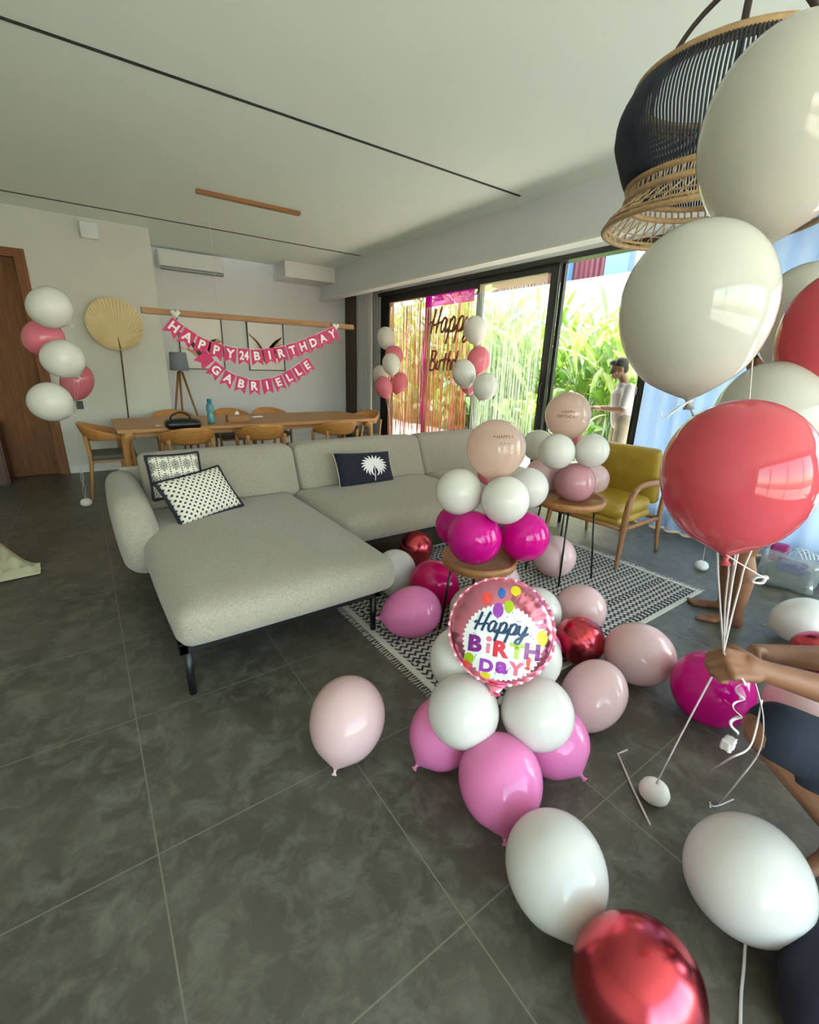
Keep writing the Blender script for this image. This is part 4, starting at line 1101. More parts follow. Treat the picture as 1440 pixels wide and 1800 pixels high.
ribbon_piece('thin white ribbon looping beside the trailing ribbons', [PT(1340, 1230, 1.13), PT(1320, 1310, 1.15), PT(1280, 1335, 1.17), PZ(1250, 1360, .01), PZ(1250, 1415, .004), PZ(1290, 1405, .004)], .0025)
ribbon_piece('white ribbon hanging under the lower right white balloon', [PZ(1311, 1652, .05), PZ(1308, 1700, .02), PZ(1303, 1750, .006), PZ(1301, 1830, .004)], .004)
ribbon_piece('small ribbon tail curling left of the big white balloon knot', [PT(1218, 702, .88), PT(1195, 715, .87), PT(1168, 735, .86), PT(1163, 724, .87)], .003)
ribbon_piece('thin string rising from the small far weight', [WB, WB+V((-.02, .0, .2)), WB+V((.02, 0, .6))], .002)
o = tube('straw', [PZ(1103, 1318, .004), PZ(1086, 1325, .008), PZ(1112, 1385, .005), PZ(1143, 1450, .004)], .004, RIB, None, seg=8); tag(o, 'thin white plastic balloon stick lying bent on the tiles', 'stick')

# ================================================================= FOIL BALLOON
fcx = EYE+(ray(881, 1106).normalized())*1.0
al, _, _ = halfang((789, 1108), (973, 1108)); FR = .188; D = FR/math.sin(al); FC = EYE+ray(881, 1108).normalized()*D
t = thing('foil_balloon', 'round pink foil balloon printed Happy Birthday atop the floor centrepiece', 'balloon', FC)
zdir = (EYE-FC).normalized(); zdir = (zdir+V((0, 0, -.0))).normalized()
up_ = (UP - zdir*UP.dot(zdir)).normalized(); xd = up_.cross(zdir).normalized()
xr = (xd*math.cos(R(-6))+up_*math.sin(R(-6))).normalized()
m = quatfrom(xr, zdir); t.rotation_euler = m.to_euler()
TH = .075
def fz(x, y):
    q = min(1, math.hypot(x, y)/FR); an = math.atan2(y, x)
    z = TH*(1-q**2.2)**.55 if q < 1 else 0
    return z - (.0022)*max(0, (q-.55)/.45)**1.2*(1+math.sin(an*26)) * (1 if q < .985 else 0)
FOIL = pmat('pink_foil', (.95, .30, .44), .20, .95)
bm = bmesh.new(); nr, na = 26, 156; rows = {}
for s_ in (1, -1):
    c_ = bm.verts.new((0, 0, s_*fz(0, 0))); prev = None
    for i in range(1, nr+1):
        q = (i/nr)**.8; ring = []
        for k in range(na):
            an = 2*PI*k/na
            if i == nr and s_ == -1: ring = rows['edge']; break
            ring.append(bm.verts.new((FR*q*math.cos(an)*.999, FR*q*math.sin(an)*.999, s_*fz(FR*q*math.cos(an), FR*q*math.sin(an)))))
        if i == nr: rows['edge'] = ring
        for k in range(na):
            kk = (k+1) % na
            if prev is None: bm.faces.new([c_, ring[k], ring[kk]])
            else: bm.faces.new([prev[k], ring[k], ring[kk], prev[kk]])
        prev = ring
bmob('foil_envelope', bm, FOIL, t)
vs, fs = [], []
for k in range(na):
    an = 2*PI*k/na; r2 = FR*1.035+.002*math.sin(k*2.1)
    vs += [V((FR*.995*math.cos(an), FR*.995*math.sin(an), 0)), V((r2*math.cos(an), r2*math.sin(an), .003*math.sin(k*1.3)))]
for k in range(na):
    kk = (k+1) % na; fs.append((2*k, 2*k+1, 2*kk+1, 2*kk))
meshob('crimped_seam', vs, fs, FOIL, t)
tube('neck', [(0, -FR*1.0, 0), (0, -FR*1.13, 0), (0.0, -FR*1.22, .0)], [.04, .018, .026], FOIL, t, seg=14, ry=[.008, .006, .004], up=(0, 0, 1))
LV = [0]
def refine(pv, pf, cuts=3):
    bm = bmesh.new(); bv = [bm.verts.new((x, y, 0)) for x, y in pv]
    for f in pf:
        try: bm.faces.new([bv[i] for i in f])
        except ValueError: pass
    bmesh.ops.triangulate(bm, faces=bm.faces[:])
    for _ in range(cuts):
        ed = [e for e in bm.edges if e.calc_length() > .06]
        if ed: bmesh.ops.subdivide_edges(bm, edges=ed, cuts=1); bmesh.ops.triangulate(bm, faces=bm.faces[:])
    bm.verts.index_update(); out = ([(v.co.x, v.co.y) for v in bm.verts], [tuple(v.index for v in f.verts) for f in bm.faces]); bm.free(); return out
def decal(name, polys, mat, lvl=1):
    """polys: list of (verts2d, faces) in units of FR"""
    vs, fs = [], []
    LV[0] += 1; ep = .0008+.0004*lvl
    for pv, pf in polys:
        if name == 'printed_letter': pv, pf = refine(pv, pf)
        b0 = len(vs)
        for x, y in pv: vs.append(V((x*FR, y*FR, fz(x*FR, y*FR)+ep)))
        fs += [tuple(b0+i for i in f) for f in pf]
    return meshob(name, vs, fs, mat, t)
def disc2(cx_, cy_, rx_, ry_, n=24, rings=3):
    pv = [(cx_, cy_)]; pf = []
    for j in range(1, rings+1):
        for i in range(n):
            a = 2*PI*i/n; pv.append((cx_+rx_*j/rings*math.cos(a), cy_+ry_*j/rings*math.sin(a)))
    for i in range(n): pf.append((0, 1+i, 1+(i+1) % n))
    for j in range(rings-1):
        for i in range(n):
            k = (i+1) % n; a = 1+j*n; pf.append((a+i, a+n+i, a+n+k, a+k))
    return pv, pf
def ink(name, c): return pmat(name, c, .3)
I_white = ink('print_white', (.80, .80, .80)); I_navy = ink('print_navy', (.008, .04, .11)); I_pur = ink('print_purple', (.20, .01, .21)); I_vio = ink('print_violet', (.33, .05, .42))
I_red = ink('print_red', (.66, .02, .04)); I_ora = ink('print_coral_red', (.85, .08, .06)); I_grn = ink('print_green', (.36, .52, .01)); I_pnk = ink('print_pink', (.78, .17, .27)); I_yel = ink('print_yellow', (.75, .62, .02)); I_blu = ink('print_blue', (.03, .16, .50))
# white burst with zigzag rim
pv = [(.02, -.26)]; pf = []; n = 96; rg = 8
for j in range(1, rg+1):
    for i in range(n):
        a = 2*PI*i/n; q = .71*(1+(.045 if i % 2 else -.02)*(1 if j == rg else 0))*j/rg
        x_, y_ = .04+q*1.02*math.cos(a), -.22+q*.96*math.sin(a)
        hyp = math.hypot(x_, y_)
        if hyp > .93: x_, y_ = x_*.93/hyp, y_*.93/hyp
        pv.append((x_, y_))
for i in range(n): pf.append((0, 1+i, 1+(i+1) % n))
for j in range(rg-1):
    for i in range(n):
        k = (i+1) % n; a = 1+j*n; pf.append((a+i, a+n+i, a+n+k, a+k))
pv[0] = (.04, -.22)
decal('white_burst_print', [(pv, pf)], I_white, 1)
def balloon2(cx_, cy_, w_, h_): return [disc2(cx_, cy_, w_, h_), ([(cx_-.02, cy_-h_*1.12), (cx_+.02, cy_-h_*1.12), (cx_, cy_-h_*.9)], [(0, 1, 2)])]
for nm, cx_, cy_, w_, h_, mt in (('red', -.33, .56, .10, .12, I_ora), ('blue', -.06, .70, .075, .10, I_blu), ('yellow', .20, .78, .10, .10, I_yel), ('green', .10, .46, .09, .12, I_grn), ('purple', -.09, .36, .10, .14, I_vio), ('yellow', .76, -.03, .10, .14, I_yel), ('green', -.54, -.60, .10, .10, I_grn), ('red', -.58, -.72, .08, .07, I_ora), ('yellow', -.20, -.86, .10, .06, I_yel)):
    decal('printed_balloon', balloon2(cx_, cy_, w_, h_), mt, 3)
def let2(ch, cx_, cy_, h_, kx=1.0, bold=.05, rot=0):
    tv, tf, (tw, th) = text_polys(ch, 1.0, bold); k = h_/th; c_, s_ = math.cos(rot), math.sin(rot)
    return [([(cx_+(v.x*k*kx)*c_-(v.y*k)*s_, cy_+(v.x*k*kx)*s_+(v.y*k)*c_) for v in tv], tf)]
for ch, cx_, cy_, h_, mt, kx in (('B', -.45, -.31, .31, I_pur, 1.15), ('R', .04, -.34, .30, I_red, 1.15), ('T', .32, -.33, .28, I_grn, 1.15), ('H', .60, -.30, .30, I_pur, 1.1), ('D', -.20, -.68, .24, I_vio, 1.15), ('a', .08, -.67, .22, I_vio, 1.2), ('Y', .34, -.65, .25, I_pnk, 1.15), ('!', .55, -.52, .24, I_ora, 1.3)):
    decal('printed_letter', let2(ch, cx_, cy_, h_, kx), mt, 4)
decal('printed_letter', let2('l', -.20, -.36, .18, 2.0, .02)+[disc2(-.20, -.19, .055, .05)], I_pnk, 4)
# cursive 'Happy' strokes
def cursive():
    S_ = []
    S_.append([(-.02, .02), (.05, .08), (.16, .0), (.30, .02), (.46, .06)])      # crossbar
    S_.append([(.16, .42), (.13, .2), (.06, -.22)]); S_.append([(.42, .46), (.36, .2), (.30, -.22)])
    def a(x): return [[(x+.20, .12), (x+.10, .16), (x+.0, .02), (x+.02, -.16), (x+.10, -.2), (x+.18, -.08), (x+.22, .12), (x+.20, -.12), (x+.25, -.2), (x+.32, -.1)]]
    def p(x): return [[(x+.04, .14), (x+.02, -.1), (x-.03, -.50)], [(x+.03, .02), (x+.12, .16), (x+.22, .1), (x+.2, -.1), (x+.1, -.2), (x+.01, -.12)], [(x+.14, -.2), (x+.26, -.16), (x+.33, -.02)]]
    def y(x): return [[(x+.0, .14), (x+.0, -.08), (x+.08, -.18), (x+.18, -.06), (x+.24, .14)], [(x+.24, .14), (x+.2, -.1), (x+.12, -.44), (x+.0, -.46), (x+.02, -.34), (x+.2, -.2), (x+.34, -.08)]]
    return S_+a(.50)+p(.84)+p(1.18)+y(1.50)
def strokes2d(S_, ox, oy, k, wd, slant=.18):
    out = []
    for st_ in S_:
        P = smoothpts([V((ox+(x+y*slant)*k, oy+y*k, 0)) for x, y in st_], 6); pv = []; pf = []
        for i, p_ in enumerate(P):
            tt = (P[min(i+1, len(P)-1)]-P[max(i-1, 0)]).normalized(); nn = V((-tt.y, tt.x, 0)); ww = wd*(1-.35*abs(tt.x))
            pv += [(p_.x-nn.x*ww, p_.y-nn.y*ww), (p_.x+nn.x*ww, p_.y+nn.y*ww)]
        for i in range(len(P)-1): pf.append((2*i, 2*i+1, 2*i+3, 2*i+2))
        out.append((pv, pf))
    return out
decal('script_happy', strokes2d(cursive(), -.50, .06, .55, .027), I_navy, 6)
rnd = random.Random(4)
dots = []
for k in range(34):
    a = rnd.uniform(0, 2*PI); q = rnd.uniform(.50, .64); dots.append(disc2(.04+q*math.cos(a), -.22+q*.93*math.sin(a), .011, .011, 6, 1))
decal('confetti_dots', dots, I_navy, 2)
decal('confetti_dots', [disc2(.04+q*math.cos(a), -.22+.93*q*math.sin(a), .010, .010, 6, 1) for q, a in [(rnd.uniform(.5, .64), rnd.uniform(0, 6.28)) for _ in range(16)]], I_grn, 2)
# script foil balloon in window 2
t2 = thing('script_foil_garland', 'rose gold script lettering hanging across the magenta-topped fringe', 'garland', (4.71, 0, 0))
RGS = pmat('rose_gold_script_foil', (.36, .12, .09), .3, .6)
def script3(S_, pxy0, k, name):
    o_ = PX(*pxy0, 4.71)
    vs, fs = [], []
    for st_ in S_:
        P = smoothpts([V((0, o_.y-(x+y*.18)*k, o_.z+y*k)) for x, y in st_], 5); tube_data(P, .017, 7, vs=vs, fs=fs)
    meshob(name, vs, fs, RGS, t2)
script3(cursive(), (757, 572), .56, 'script_word_happy')
def bday():
    def stem(x, h=.45): return [(x+.03, h), (x, .0), (x+.02, -.2)]
    return [stem(0), [(0, .42), (.22, .4), (.2, .2), (.02, .12), (.24, .06), (.22, -.16), (0, -.2)], [(.36, .12), (.34, -.14), (.44, -.14)], [(.5, .14), (.48, -.2)], [(.49, .04), (.56, .14), (.64, .1)],
            stem(.72, .36), [(.64, .16), (.84, .16)], stem(.9, .42), [(.9, .0), (1.0, .14), (1.06, .02), (1.06, -.18)], [(1.32, .42), (1.28, -.18)], [(1.28, .1), (1.16, .14), (1.12, -.08), (1.2, -.18), (1.28, -.08)],
            [(1.54, .1), (1.42, .12), (1.38, -.08), (1.46, -.18), (1.56, -.06), (1.56, .12), (1.58, -.18)], [(1.68, .14), (1.7, -.1), (1.8, -.1), (1.86, .14), (1.8, -.3), (1.66, -.42)]]
script3(bday(), (757, 640), .48, 'script_word_birthday')
tube('hanging_string', [(0, PX(800, 505, 4.71).y, zt1), (0, PX(800, 505, 4.71).y, PX(795, 560, 4.71).z)], .002, RIB, t2, seg=5)

# ================================================================= RATTAN PENDANT
LP = PT(1238, 398, 1.8)
t = thing('rattan_pendant', 'large navy cord and rattan bottle-shaped pendant lamp at top right', 'pendant lamp', LP)
def prof_r(z):
    K = [(0, .375), (.03, .365), (.09, .300), (.14, .300), (.18, .325), (.30, .372), (.37, .372), (.42, .352), (.46, .325)]
    for (a, ra), (b_, rb) in zip(K, K[1:]):
        if z <= b_: q = (z-a)/(b_-a); q = q*q*(3-2*q) if False else q; return ra+(rb-ra)*q
    return K[-1][1]
def ringpts(r_, z, n=64, wob=0): return [V((r_*math.cos(2*PI*i/n), r_*math.sin(2*PI*i/n), z)) for i in range(n+1)]
vs, fs = [], []
for k in range(190):
    a = 2*PI*k/190; P = []
    for j in range(13):
        z = .15+(.46-.15)*j/12; rr_ = prof_r(z)+.004; P.append(V((rr_*math.cos(a), rr_*math.sin(a), z)))
    tube_data(P, .0042, 5, vs=vs, fs=fs)
tag(meshob('navy_cord_weave', vs, fs, CORD, t), kind='stuff')
vs, fs = [], []
for k in range(96):
    a = 2*PI*k/96; tube_data([V((prof_r(z)*math.cos(a), prof_r(z)*math.sin(a), z)) for z in (.425, .44, .455)], .004, 5, vs=vs, fs=fs)
for z in (.43, .445, .46): tube_data(ringpts(prof_r(z)-.006, z), .005, 6, vs=vs, fs=fs)
tag(meshob('rattan_shoulder', vs, fs, RATTAN, t), kind='stuff')
for nm, z, rr_, th in (('waist_band', .10, .305, .012), ('waist_band', .145, .305, .012), ('top_ring', .465, .325, .014), ('bottom_ring', 0, .375, .011), ('bottom_ring', .02, .368, .006)):
    tube(nm, ringpts(rr_, z), th, RATTAN if nm != 'x' else CORD, t, seg=8)
vs, fs = [], []
for k in range(70):
    a = 2*PI*k/70; tube_data([V((.303*math.cos(a), .303*math.sin(a), .10)), V((.303*math.cos(a+.03), .303*math.sin(a+.03), .147))], .004, 5, vs=vs, fs=fs)
tag(meshob('waist_lattice', vs, fs, RATTAN, t), kind='stuff')
vs, fs = [], []
for k in range(44):
    a = 2*PI*k/44
    for sg in (1, -1):
        tube_data([V((prof_r(z)*math.cos(a+sg*z*1.6), prof_r(z)*math.sin(a+sg*z*1.6), z)) for z in (0, .03, .06, .09)], .003, 5, vs=vs, fs=fs)
tube_data(ringpts(prof_r(.045), .045), .003, 6, vs=vs, fs=fs)
tag(meshob('flared_lattice', vs, fs, RATTAN, t), kind='stuff')
lathe('bulb', [(0, .36), (.02, .365), (.035, .40), (.02, .44), (.014, .47), (.014, .52), (0, .52)], PLAST, t, 20)
hz = CZ-LP.z
for k in range(3):
    a = R(60+120*k+25); P = smoothpts([V((.325*math.cos(a), .325*math.sin(a), .465)), V((.315*math.cos(a), .315*math.sin(a), .58)), V((.20*math.cos(a), .20*math.sin(a), .72)), V((.0, .0, .80))], 6)
    tube('leather_strap', P, .012, LEATH, t, seg=8, ry=.003)
tube('power_cord', [(0, 0, .5), (0, 0, hz)], .004, BLACK, t, seg=8)

# ================================================================= PEOPLE
def caps_mesh(caps, balls):
    bm = bmesh.new()
    for a, b_, ra, rb in caps:
        a, b_ = V(a), V(b_); dd = b_-a; L = dd.length
        if L < 1e-6: continue
        q = dd.to_track_quat('Z', 'Y').to_matrix().to_4x4()
        n = 14; prof = [(0, -ra)]
        for j in range(1, 5): th = PI/2*j/4; prof.append((ra*math.sin(th), -ra*math.cos(th)))
        for j in range(5): th = PI/2*j/4; prof.append((rb*math.cos(th), L+rb*math.sin(th)))
        vs, fs = lathe_data(prof[1:-1], n); m_ = Matrix.Translation(a) @ q
        bv = [bm.verts.new(m_ @ v) for v in vs]
        p0 = bm.verts.new(m_ @ V((0, 0, -ra))); p1 = bm.verts.new(m_ @ V((0, 0, L+rb)))
        for f in fs: bm.faces.new([bv[i] for i in f])
        k = len(vs)-n
        for i in range(n):
            bm.faces.new([p0, bv[(i+1) % n], bv[i]]); bm.faces.new([p1, bv[k+i], bv[k+(i+1) % n]])
    for c, s_, *rot in balls:
        m_ = Matrix.Translation(V(c)) @ (rot[0].to_4x4() if rot else Matrix.Identity(4)) @ Matrix.Diagonal((*s_, 1))
        bmesh.ops.create_uvsphere(bm, u_segments=20, v_segments=14, radius=1, matrix=m_)
    return bm
def organic(name, caps, balls, mat, parent, voxel=.008, smooth=4):
    bm = caps_mesh(caps, balls); bmesh.ops.recalc_face_normals(bm, faces=bm.faces)
    me = bpy.data.meshes.new('tmp'); bm.to_mesh(me); bm.free(); o = bpy.data.objects.new('tmp', me); COL.objects.link(o)
    r_ = o.modifiers.new('r', 'REMESH'); r_.mode = 'VOXEL'; r_.voxel_size = voxel; r_.use_smooth_shade = True
    s_ = o.modifiers.new('s', 'SMOOTH'); s_.factor = .6; s_.iterations = smooth
    dg = bpy.context.evaluated_depsgraph_get(); me2 = bpy.data.meshes.new_from_object(o.evaluated_get(dg)); me2.name = name
    bpy.data.objects.remove(o); bpy.data.meshes.remove(me)
    me2.materials.clear(); me2.materials.append(mat); me2.polygons.foreach_set('use_smooth', [True]*len(me2.polygons))
    if parent is not None:
        me2.transform(parent.matrix_basis.inverted())
    return link(bpy.data.objects.new(name, me2), parent)
def hand(wr, d, n, side, curl=.5, k=1.0):
    """wrist point, direction to the knuckles, palm normal (fingers curl toward it), side=+1/-1 thumb side"""
    wr, d = V(wr), V(d).normalized(); n = V(n); n = (n-d*n.dot(d)).normalized(); s_ = d.cross(n)*side
    caps = []
    for i, (w_, L, r_) in enumerate(((.030, .040, .0095), (.010, .045, .0100), (-.010, .042, .0095), (-.029, .033, .0085))):
        b0 = wr+d*.02*k+s_*w_*.7*k; kn = wr+d*(.092-.004*abs(i-1))*k+s_*w_*k
        caps.append((b0, kn, .015*k, .0125*k)); p = kn; th = 0
        for j, f in enumerate((1, .62, .5)):
            th += curl*(1.25 if j == 0 else 1.35 if j == 1 else .9); q = p+(d*math.cos(th)+n*math.sin(th))*(L*f*k); caps.append((p, q, r_*k*(1-.07*j), r_*k*(.93-.07*j))); p = q
    t0 = wr+d*.022*k+s_*.022*k; t1 = t0+(d*.55+s_*.62+n*.35).normalized()*.042*k
    t2_ = t1+(d*.8+s_*(.25-curl*.5)+n*(.3+curl*.5)).normalized()*.032*k; t3 = t2_+(d*.75-s_*curl*.5+n*(.2+.5*curl)).normalized()*.024*k
    caps += [(t0, t1, .016*k, .0125*k), (t1, t2_, .012*k, .0108*k), (t2_, t3, .0105*k, .0085*k)]
    return caps
def head(c, fwd, k=1.0, up=(0, 0, 1)):
    """face looking along fwd"""
    c, f = V(c), V(fwd).normalized(); u_ = V(up); u_ = (u_-f*u_.dot(f)).normalized(); s_ = f.cross(u_)
    m_ = Matrix((s_, f, u_)).transposed()
    def L(x, y, z): return c+(s_*x+f*y+u_*z)*k
    B = [(L(0, -.012, .02), (.073*k, .092*k, .088*k), m_), (L(0, .020, -.045), (.056*k, .062*k, .062*k), m_), (L(0, .055, -.088), (.024*k, .022*k, .018*k), m_),
         (L(0, .094, -.022), (.012*k, .020*k, .013*k), m_), (L(0, .078, .028), (.046*k, .014*k, .010*k), m_),
         (L(.073, -.01, -.012), (.010*k, .018*k, .031*k), m_), (L(-.073, -.01, -.012), (.010*k, .018*k, .031*k), m_),
         (L(0, .080, -.058), (.022*k, .012*k, .0065*k), m_), (L(0, .078, -.070), (.019*k, .012*k, .007*k), m_),
         (L(.045, .055, -.03), (.02*k, .02*k, .018*k), m_), (L(-.045, .055, -.03), (.02*k, .02*k, .018*k), m_)]
    C = [(L(0, .080, .018), L(0, .100, -.020), .0085*k, .011*k)]
    eyes = [(L(x, .076, .006), (.0125*k, .010*k, .008*k), m_) for x in (.030, -.030)]
    hair = [(L(0, -.030, .045), (.080*k, .090*k, .080*k), m_), (L(0, .035, .088), (.066*k, .055*k, .032*k), m_), (L(0, -.06, -.005), (.068*k, .050*k, .070*k), m_)]
    return B, C, eyes, hair
EYEM = pmat('dark_eye', (.02, .015, .012), .2)
# --- crouching person at right edge
t = thing('person', 'person in navy shorts crouching at the right edge gathering balloon ribbons', 'person', (1.6, -.05, 0))
wr1 = PT(1338, 1178, 1.10); 
kn1 = V((1.41, .23, .56)); el1 = V((1.47, .10, .735)); sh1 = V((1.80, .00, 1.02))
wr2 = PT(1330, 1148, 1.28); el2 = PT(1500, 1162, 1.30); sh2 = V((1.78, -.30, 1.02))
pel = V((1.92, -.24, .26)); hipR = pel+V((-.02, .12, .02)); hipL = pel+V((-.02, -.10, .02)); an1 = V((1.78, .03, .09)); kn2 = V((1.62, -.46, .56)); an2 = V((1.78, -.42, .09))
chest = V((1.83, -.15, .86)); neck = V((1.76, -.14, 1.10)); hd = V((1.68, -.12, 1.24))
B, C, eyes, hair = head(hd, (-.75, .45, -.35))
d1 = (HAND-wr1).normalized()
caps = C+[(sh1, el1, .050, .040), (el1, wr1, .042, .026), (wr1, wr1+d1*.03, .026, .024), (sh2, el2, .050, .040), (el2, wr2, .041, .026),
     (hipR, kn1, .088, .058), (kn1, an1, .058, .036), (hipL, kn2, .088, .06), (kn2, an2, .058, .036),
     (pel, chest, .13, .13), (chest, neck, .10, .05), (neck, hd, .05, .05), (sh1, chest, .055, .1), (sh2, chest, .055, .1),
     (an1, an1+V((-.04, .01, -.05)), .036, .034), (an1+V((.01, 0, -.055)), an1+V((-.15, .04, -.065)), .030, .022), (an2+V((.01, 0, -.055)), an2+V((-.16, -.03, -.065)), .030, .022)]
caps += hand(wr1, -RT+UP*.22-FW*.1, FW*.75-UP*.55-RT*.1, -1, .92, 1.0)
caps += hand(wr2, (HAND-wr2)+V((-.05, .02, .0)), V((0, -.5, -.6)), -1, .8, .95)
organic('body', caps, B, SKIN, t, .005, 2)
organic('eye', [], [eyes[0]], EYEM, t, .003, 0); organic('eye', [], [eyes[1]], EYEM, t, .003, 0)
organic('hair', [], hair, HAIR, t, .008, 1)
kk = hipR.lerp(kn1, .97)+V((.01, -.01, .01))
organic('shorts', [(hipR, kk, .130, .082), (hipR+V((0, 0, -.05)), kk+V((.05, -.02, -.03)), .11, .07), (hipL, hipL.lerp(kn2, .86), .112, .088), (pel+V((0, 0, -.02)), pel+V((-.01, .01, .14)), .15, .145), (hipR, kn1.lerp(hipR, .2)+V((.02, -.03, -.03)), .11, .085)], [], NAVYCLOTH, t, .008, 4)
organic('shirt', [(pel+V((0, 0, .15)), chest, .148, .148), (chest, neck+V((0, 0, -.05)), .125, .07), (sh1, chest, .07, .11), (sh2, chest, .07, .11), (sh1, sh1.lerp(el1, .38), .066, .064), (sh2, sh2.lerp(el2, .5), .066, .062)], [], pmat('black_tshirt', (.02, .02, .024), .9), t, .009, 4)
q = PZ(1475, 1800, 0)
o = puff('tote_bag', (q.x, q.y-.02, .09), (.26, .30, .18), .06, NAVY, None, bulge=(.01, .01, .02), rot=R(20), cuts=8); tag(o, 'dark navy cloth bag on the floor at the lower right corner', 'bag')
# --- barefoot person standing behind the coral balloon
P0 = V((3.17, .83, 0)); t = thing('person', 'barefoot person standing behind the big coral balloon, brown legs visible', 'person', P0)
f = V((-.36, .93, 0)).normalized(); s_ = V((f.y, -f.x, 0)).normalized()
aR = V((3.11, .82, .08)); aL = V((3.27, .95, .08))
kR = aR+f*.05+V((.02, 0, .42)); kL = aL+f*.06+V((0, 0, .42)); hR_ = P0-f*.06-s_*.09+V((0, 0, .88)); hL_ = P0-f*.06+s_*.09+V((0, 0, .88)); pl = P0-f*.06+V((0, 0, .92))
ch = P0+f*.03+V((0, 0, 1.26)); nk = P0+f*.08+V((0, 0, 1.44)); hdp = P0+f*.16+V((-.05, 0, 1.56))
B, C, eyes, hair = head(hdp, f+V((0, 0, -.5)))
s1, s2 = ch-s_*.17+V((0, 0, .12)), ch+s_*.17+V((0, 0, .12)); e1, e2 = s1-s_*.05+f*.08+V((0, 0, -.26)), s2+s_*.05+f*.08+V((0, 0, -.26)); w1, w2 = e1+f*.22+s_*.06+V((0, 0, -.05)), e2+f*.22-s_*.06+V((0, 0, -.05))
caps = C+[(hR_, kR, .085, .058), (kR+V((0, 0, -.02)), kR.lerp(aR, .35)-f*.02, .054, .058), (kR.lerp(aR, .35)-f*.02, aR, .056, .034), (hL_, kL, .085, .058), (kL, kL.lerp(aL, .35)-f*.02, .054, .058), (kL.lerp(aL, .35)-f*.02, aL, .056, .034),
     (pl, ch, .12, .13), (ch, nk, .09, .05), (nk, hdp, .05, .05), (s1, e1, .048, .038), (e1, w1, .038, .026), (s2, e2, .048, .038), (e2, w2, .038, .026), (s1, ch, .05, .09), (s2, ch, .05, .09)]
for a_ in (aR, aL):
    caps += [(a_, a_-f*.02+V((0, 0, -.045)), .034, .034), (a_-f*.02+V((0, 0, -.045)), a_+f*.12+V((0, 0, -.055)), .032, .024)]
    for i in range(5):
        o_ = s_*((i-2)*.018); caps.append((a_+f*.10+o_*.8+V((0, 0, -.062)), a_+f*(.195-.008*abs(i-(0 if a_ is aR else 4)))+o_+V((0, 0, -.068)), .0135, .010 if i else .012))
caps += hand(w1, w1-e1, s_*.4+V((0, 0, -1)), -1, .5)+hand(w2, w2-e2, -s_*.4+V((0, 0, -1)), 1, .5)
organic('body', caps, B, SKIN, t, .008, 2); organic('hair', [], hair, HAIR, t, .01, 1)
organic('eye', [], [eyes[0]], EYEM, t, .004, 0); organic('eye', [], [eyes[1]], EYEM, t, .004, 0)
organic('shorts', [(hR_, hR_.lerp(kR, .6), .11, .09), (hL_, hL_.lerp(kL, .6), .11, .09), (pl, pl+V((-.01, 0, .12)), .135, .13)], [], NAVYCLOTH, t, .012, 3)
organic('shirt', [(pl+V((-.01, 0, .12)), ch, .135, .145), (ch, nk+V((0, 0, -.06)), .11, .06), (s1, ch, .065, .1), (s2, ch, .065, .1), (s1, s1.lerp(e1, .6), .064, .058), (s2, s2.lerp(e2, .6), .064, .058)], [], pmat('grey_tshirt', (.3, .3, .3), .9), t, .012, 3)
# --- man outside
hc = PX(1087, 655, 5.5); G0 = V((hc.x+.10, hc.y-.10, 0)); t = thing('person', 'dark-haired man in a white t-shirt standing outside beyond the open door', 'person', G0)
f = V((-.70, .70, 0)).normalized(); s_ = V((f.y, -f.x, 0)); hc = V((hc.x, hc.y, 1.54))
B, C, eyes, hair = head(hc, f+V((0, 0, -.35)), 1.05)
pl = G0+V((0, 0, .90)); ch = G0+f*.03+V((0, 0, 1.20)); nk = G0+f*.06+V((0, 0, 1.40)); s1, s2 = ch+s_*.18+V((0, 0, .12)), ch-s_*.18+V((0, 0, .12))
e1 = s1+V((0, 0, -.27))+f*.04; e2 = s2+V((0, 0, -.27))+f*.04; w1 = e1+f*.25+V((0, 0, .0)); w2 = e2+f*.25+V((0, 0, .02))
h1, h2 = pl+s_*.09, pl-s_*.09; k1, k2 = h1+V((0, 0, -.43))+f*.03, h2+V((0, 0, -.43))+f*.03; a1, a2 = G0+s_*.1+V((0, 0, .08)), G0-s_*.1+V((0, 0, .08))
caps = C+[(pl, ch, .12, .13), (ch, nk, .09, .05), (nk, hc, .052, .05), (s1, e1, .046, .038), (e1, w1, .037, .026), (s2, e2, .046, .038), (e2, w2, .037, .026), (s1, ch, .05, .09), (s2, ch, .05, .09),
     (h1, k1, .08, .055), (k1, a1, .055, .036), (h2, k2, .08, .055), (k2, a2, .055, .036), (a1+V((0, 0, -.05)), a1+f*.17+V((0, 0, -.06)), .03, .022), (a2+V((0, 0, -.05)), a2+f*.17+V((0, 0, -.06)), .03, .022)]
caps += hand(w1, w1-e1, V((0, 0, -1))-s_*.3, 1, .5)+hand(w2, w2-e2, V((0, 0, -1))+s_*.3, -1, .5)
organic('body', caps, B, SKIN2, t, .008, 2); organic('hair', [], hair, HAIR, t, .008, 1)
organic('eye', [], [eyes[0]], EYEM, t, .004, 0); organic('eye', [], [eyes[1]], EYEM, t, .004, 0)
organic('shirt', [(pl+V((0, 0, .02)), ch, .14, .15), (ch, nk+V((0, 0, -.05)), .115, .062), (s1, ch, .065, .1), (s2, ch, .065, .1), (s1, s1.lerp(e1, .75), .064, .058), (s2, s2.lerp(e2, .75), .064, .058)], [], WSHIRT, t, .01, 3)
organic('trousers', [(h1, k1, .10, .075), (k1, a1+V((0, 0, .05)), .075, .062), (h2, k2, .10, .075), (k2, a2+V((0, 0, .05)), .075, .062), (h1, h2, .11, .11)], [], BEIGE, t, .01, 3)

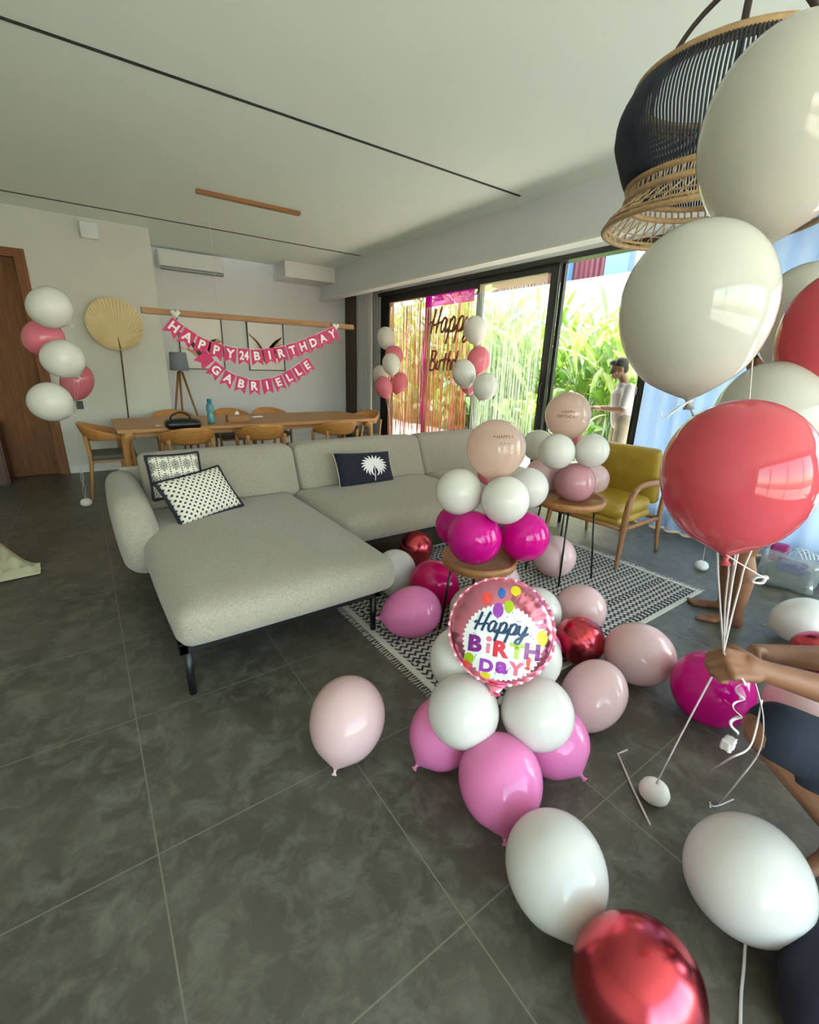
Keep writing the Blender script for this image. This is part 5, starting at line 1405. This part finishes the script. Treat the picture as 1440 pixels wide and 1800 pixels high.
# ---- plastic box of party supplies near the sheers
bp = V((4.16, .86, 0)); t = thing('storage_bag', 'clear plastic bag box full of party supplies by the sheer curtain', 'storage bag', bp, R(12))
CLP = sheer('cloudy_clear_plastic', (.72, .76, .74), .62, .4, .35, .1, (1, 1, 1))
puff('plastic_bag', (0, 0, .13), (.30, .34, .26), .04, CLP, t, cuts=8, fn=lambda q, h: V((q.x+.012*math.sin(q.z*40+q.y*30), q.y+.012*math.sin(q.x*35+q.z*22), q.z)))
box('dark_contents', -.11, .11, -.13, .13, .01, .12, pmat('dark_supplies', (.06, .07, .05), .7), t, bevel=.02)
box('blue_packet', -.13, -.05, -.10, .08, .14, .22, pmat('blue_packaging', (.01, .02, .22), .4), t, bevel=.02)
box('magenta_packet', -.04, .05, .03, .14, .16, .30, pmat('magenta_packaging', (.30, .01, .14), .5), t, bevel=.02)
vs, fs = [], []
for k in range(9):
    a = k*.7; tube_data(smoothpts([V((-.1+.02*k, .05-.03*k, .26)), V((-.12+.02*k+.03*math.sin(a), .0-.03*k, .31+.02*math.cos(a))), V((-.14+.02*k, -.06-.02*k, .26))], 5), .004, 5, ry=.001, vs=vs, fs=fs)
meshob('ribbon_tangle', vs, fs, RIBT, t)

# ---- crumpled cream cloth on floor at left edge
bm = bmesh.new(); n = 26; vv = {}
A0 = PZ(-60, 985, 0); c0 = PZ(22, 1000, 0)
rnd = random.Random(3)
for i in range(n+1):
    for j in range(n+1):
        u_, v_ = i/n, j/n
        p = PZ(-70+142*u_, 970+40*v_ + (30*(1-u_)*v_) - 22*math.sin(u_*5)*(1-v_), 0)
        hgt = .012+.05*math.sin(PI*u_*.9+.2)*math.sin(PI*v_)*(1+.6*math.sin(u_*17+v_*5)*math.cos(v_*13)) + .015*math.sin(u_*31+v_*9)*math.sin(PI*v_)
        vv[i, j] = bm.verts.new((p.x, p.y, max(.004, hgt)))
for i in range(n):
    for j in range(n): bm.faces.new([vv[i, j], vv[i+1, j], vv[i+1, j+1], vv[i, j+1]])
o = bmob('crumpled_cloth', bm, pmat('cream_cloth', (.58, .55, .38), .8), None, smooth=False); tag(o, 'crumpled cream packing cloth on the floor at the left edge', 'cloth')
o.modifiers.new('s', 'SOLIDIFY').thickness = .004
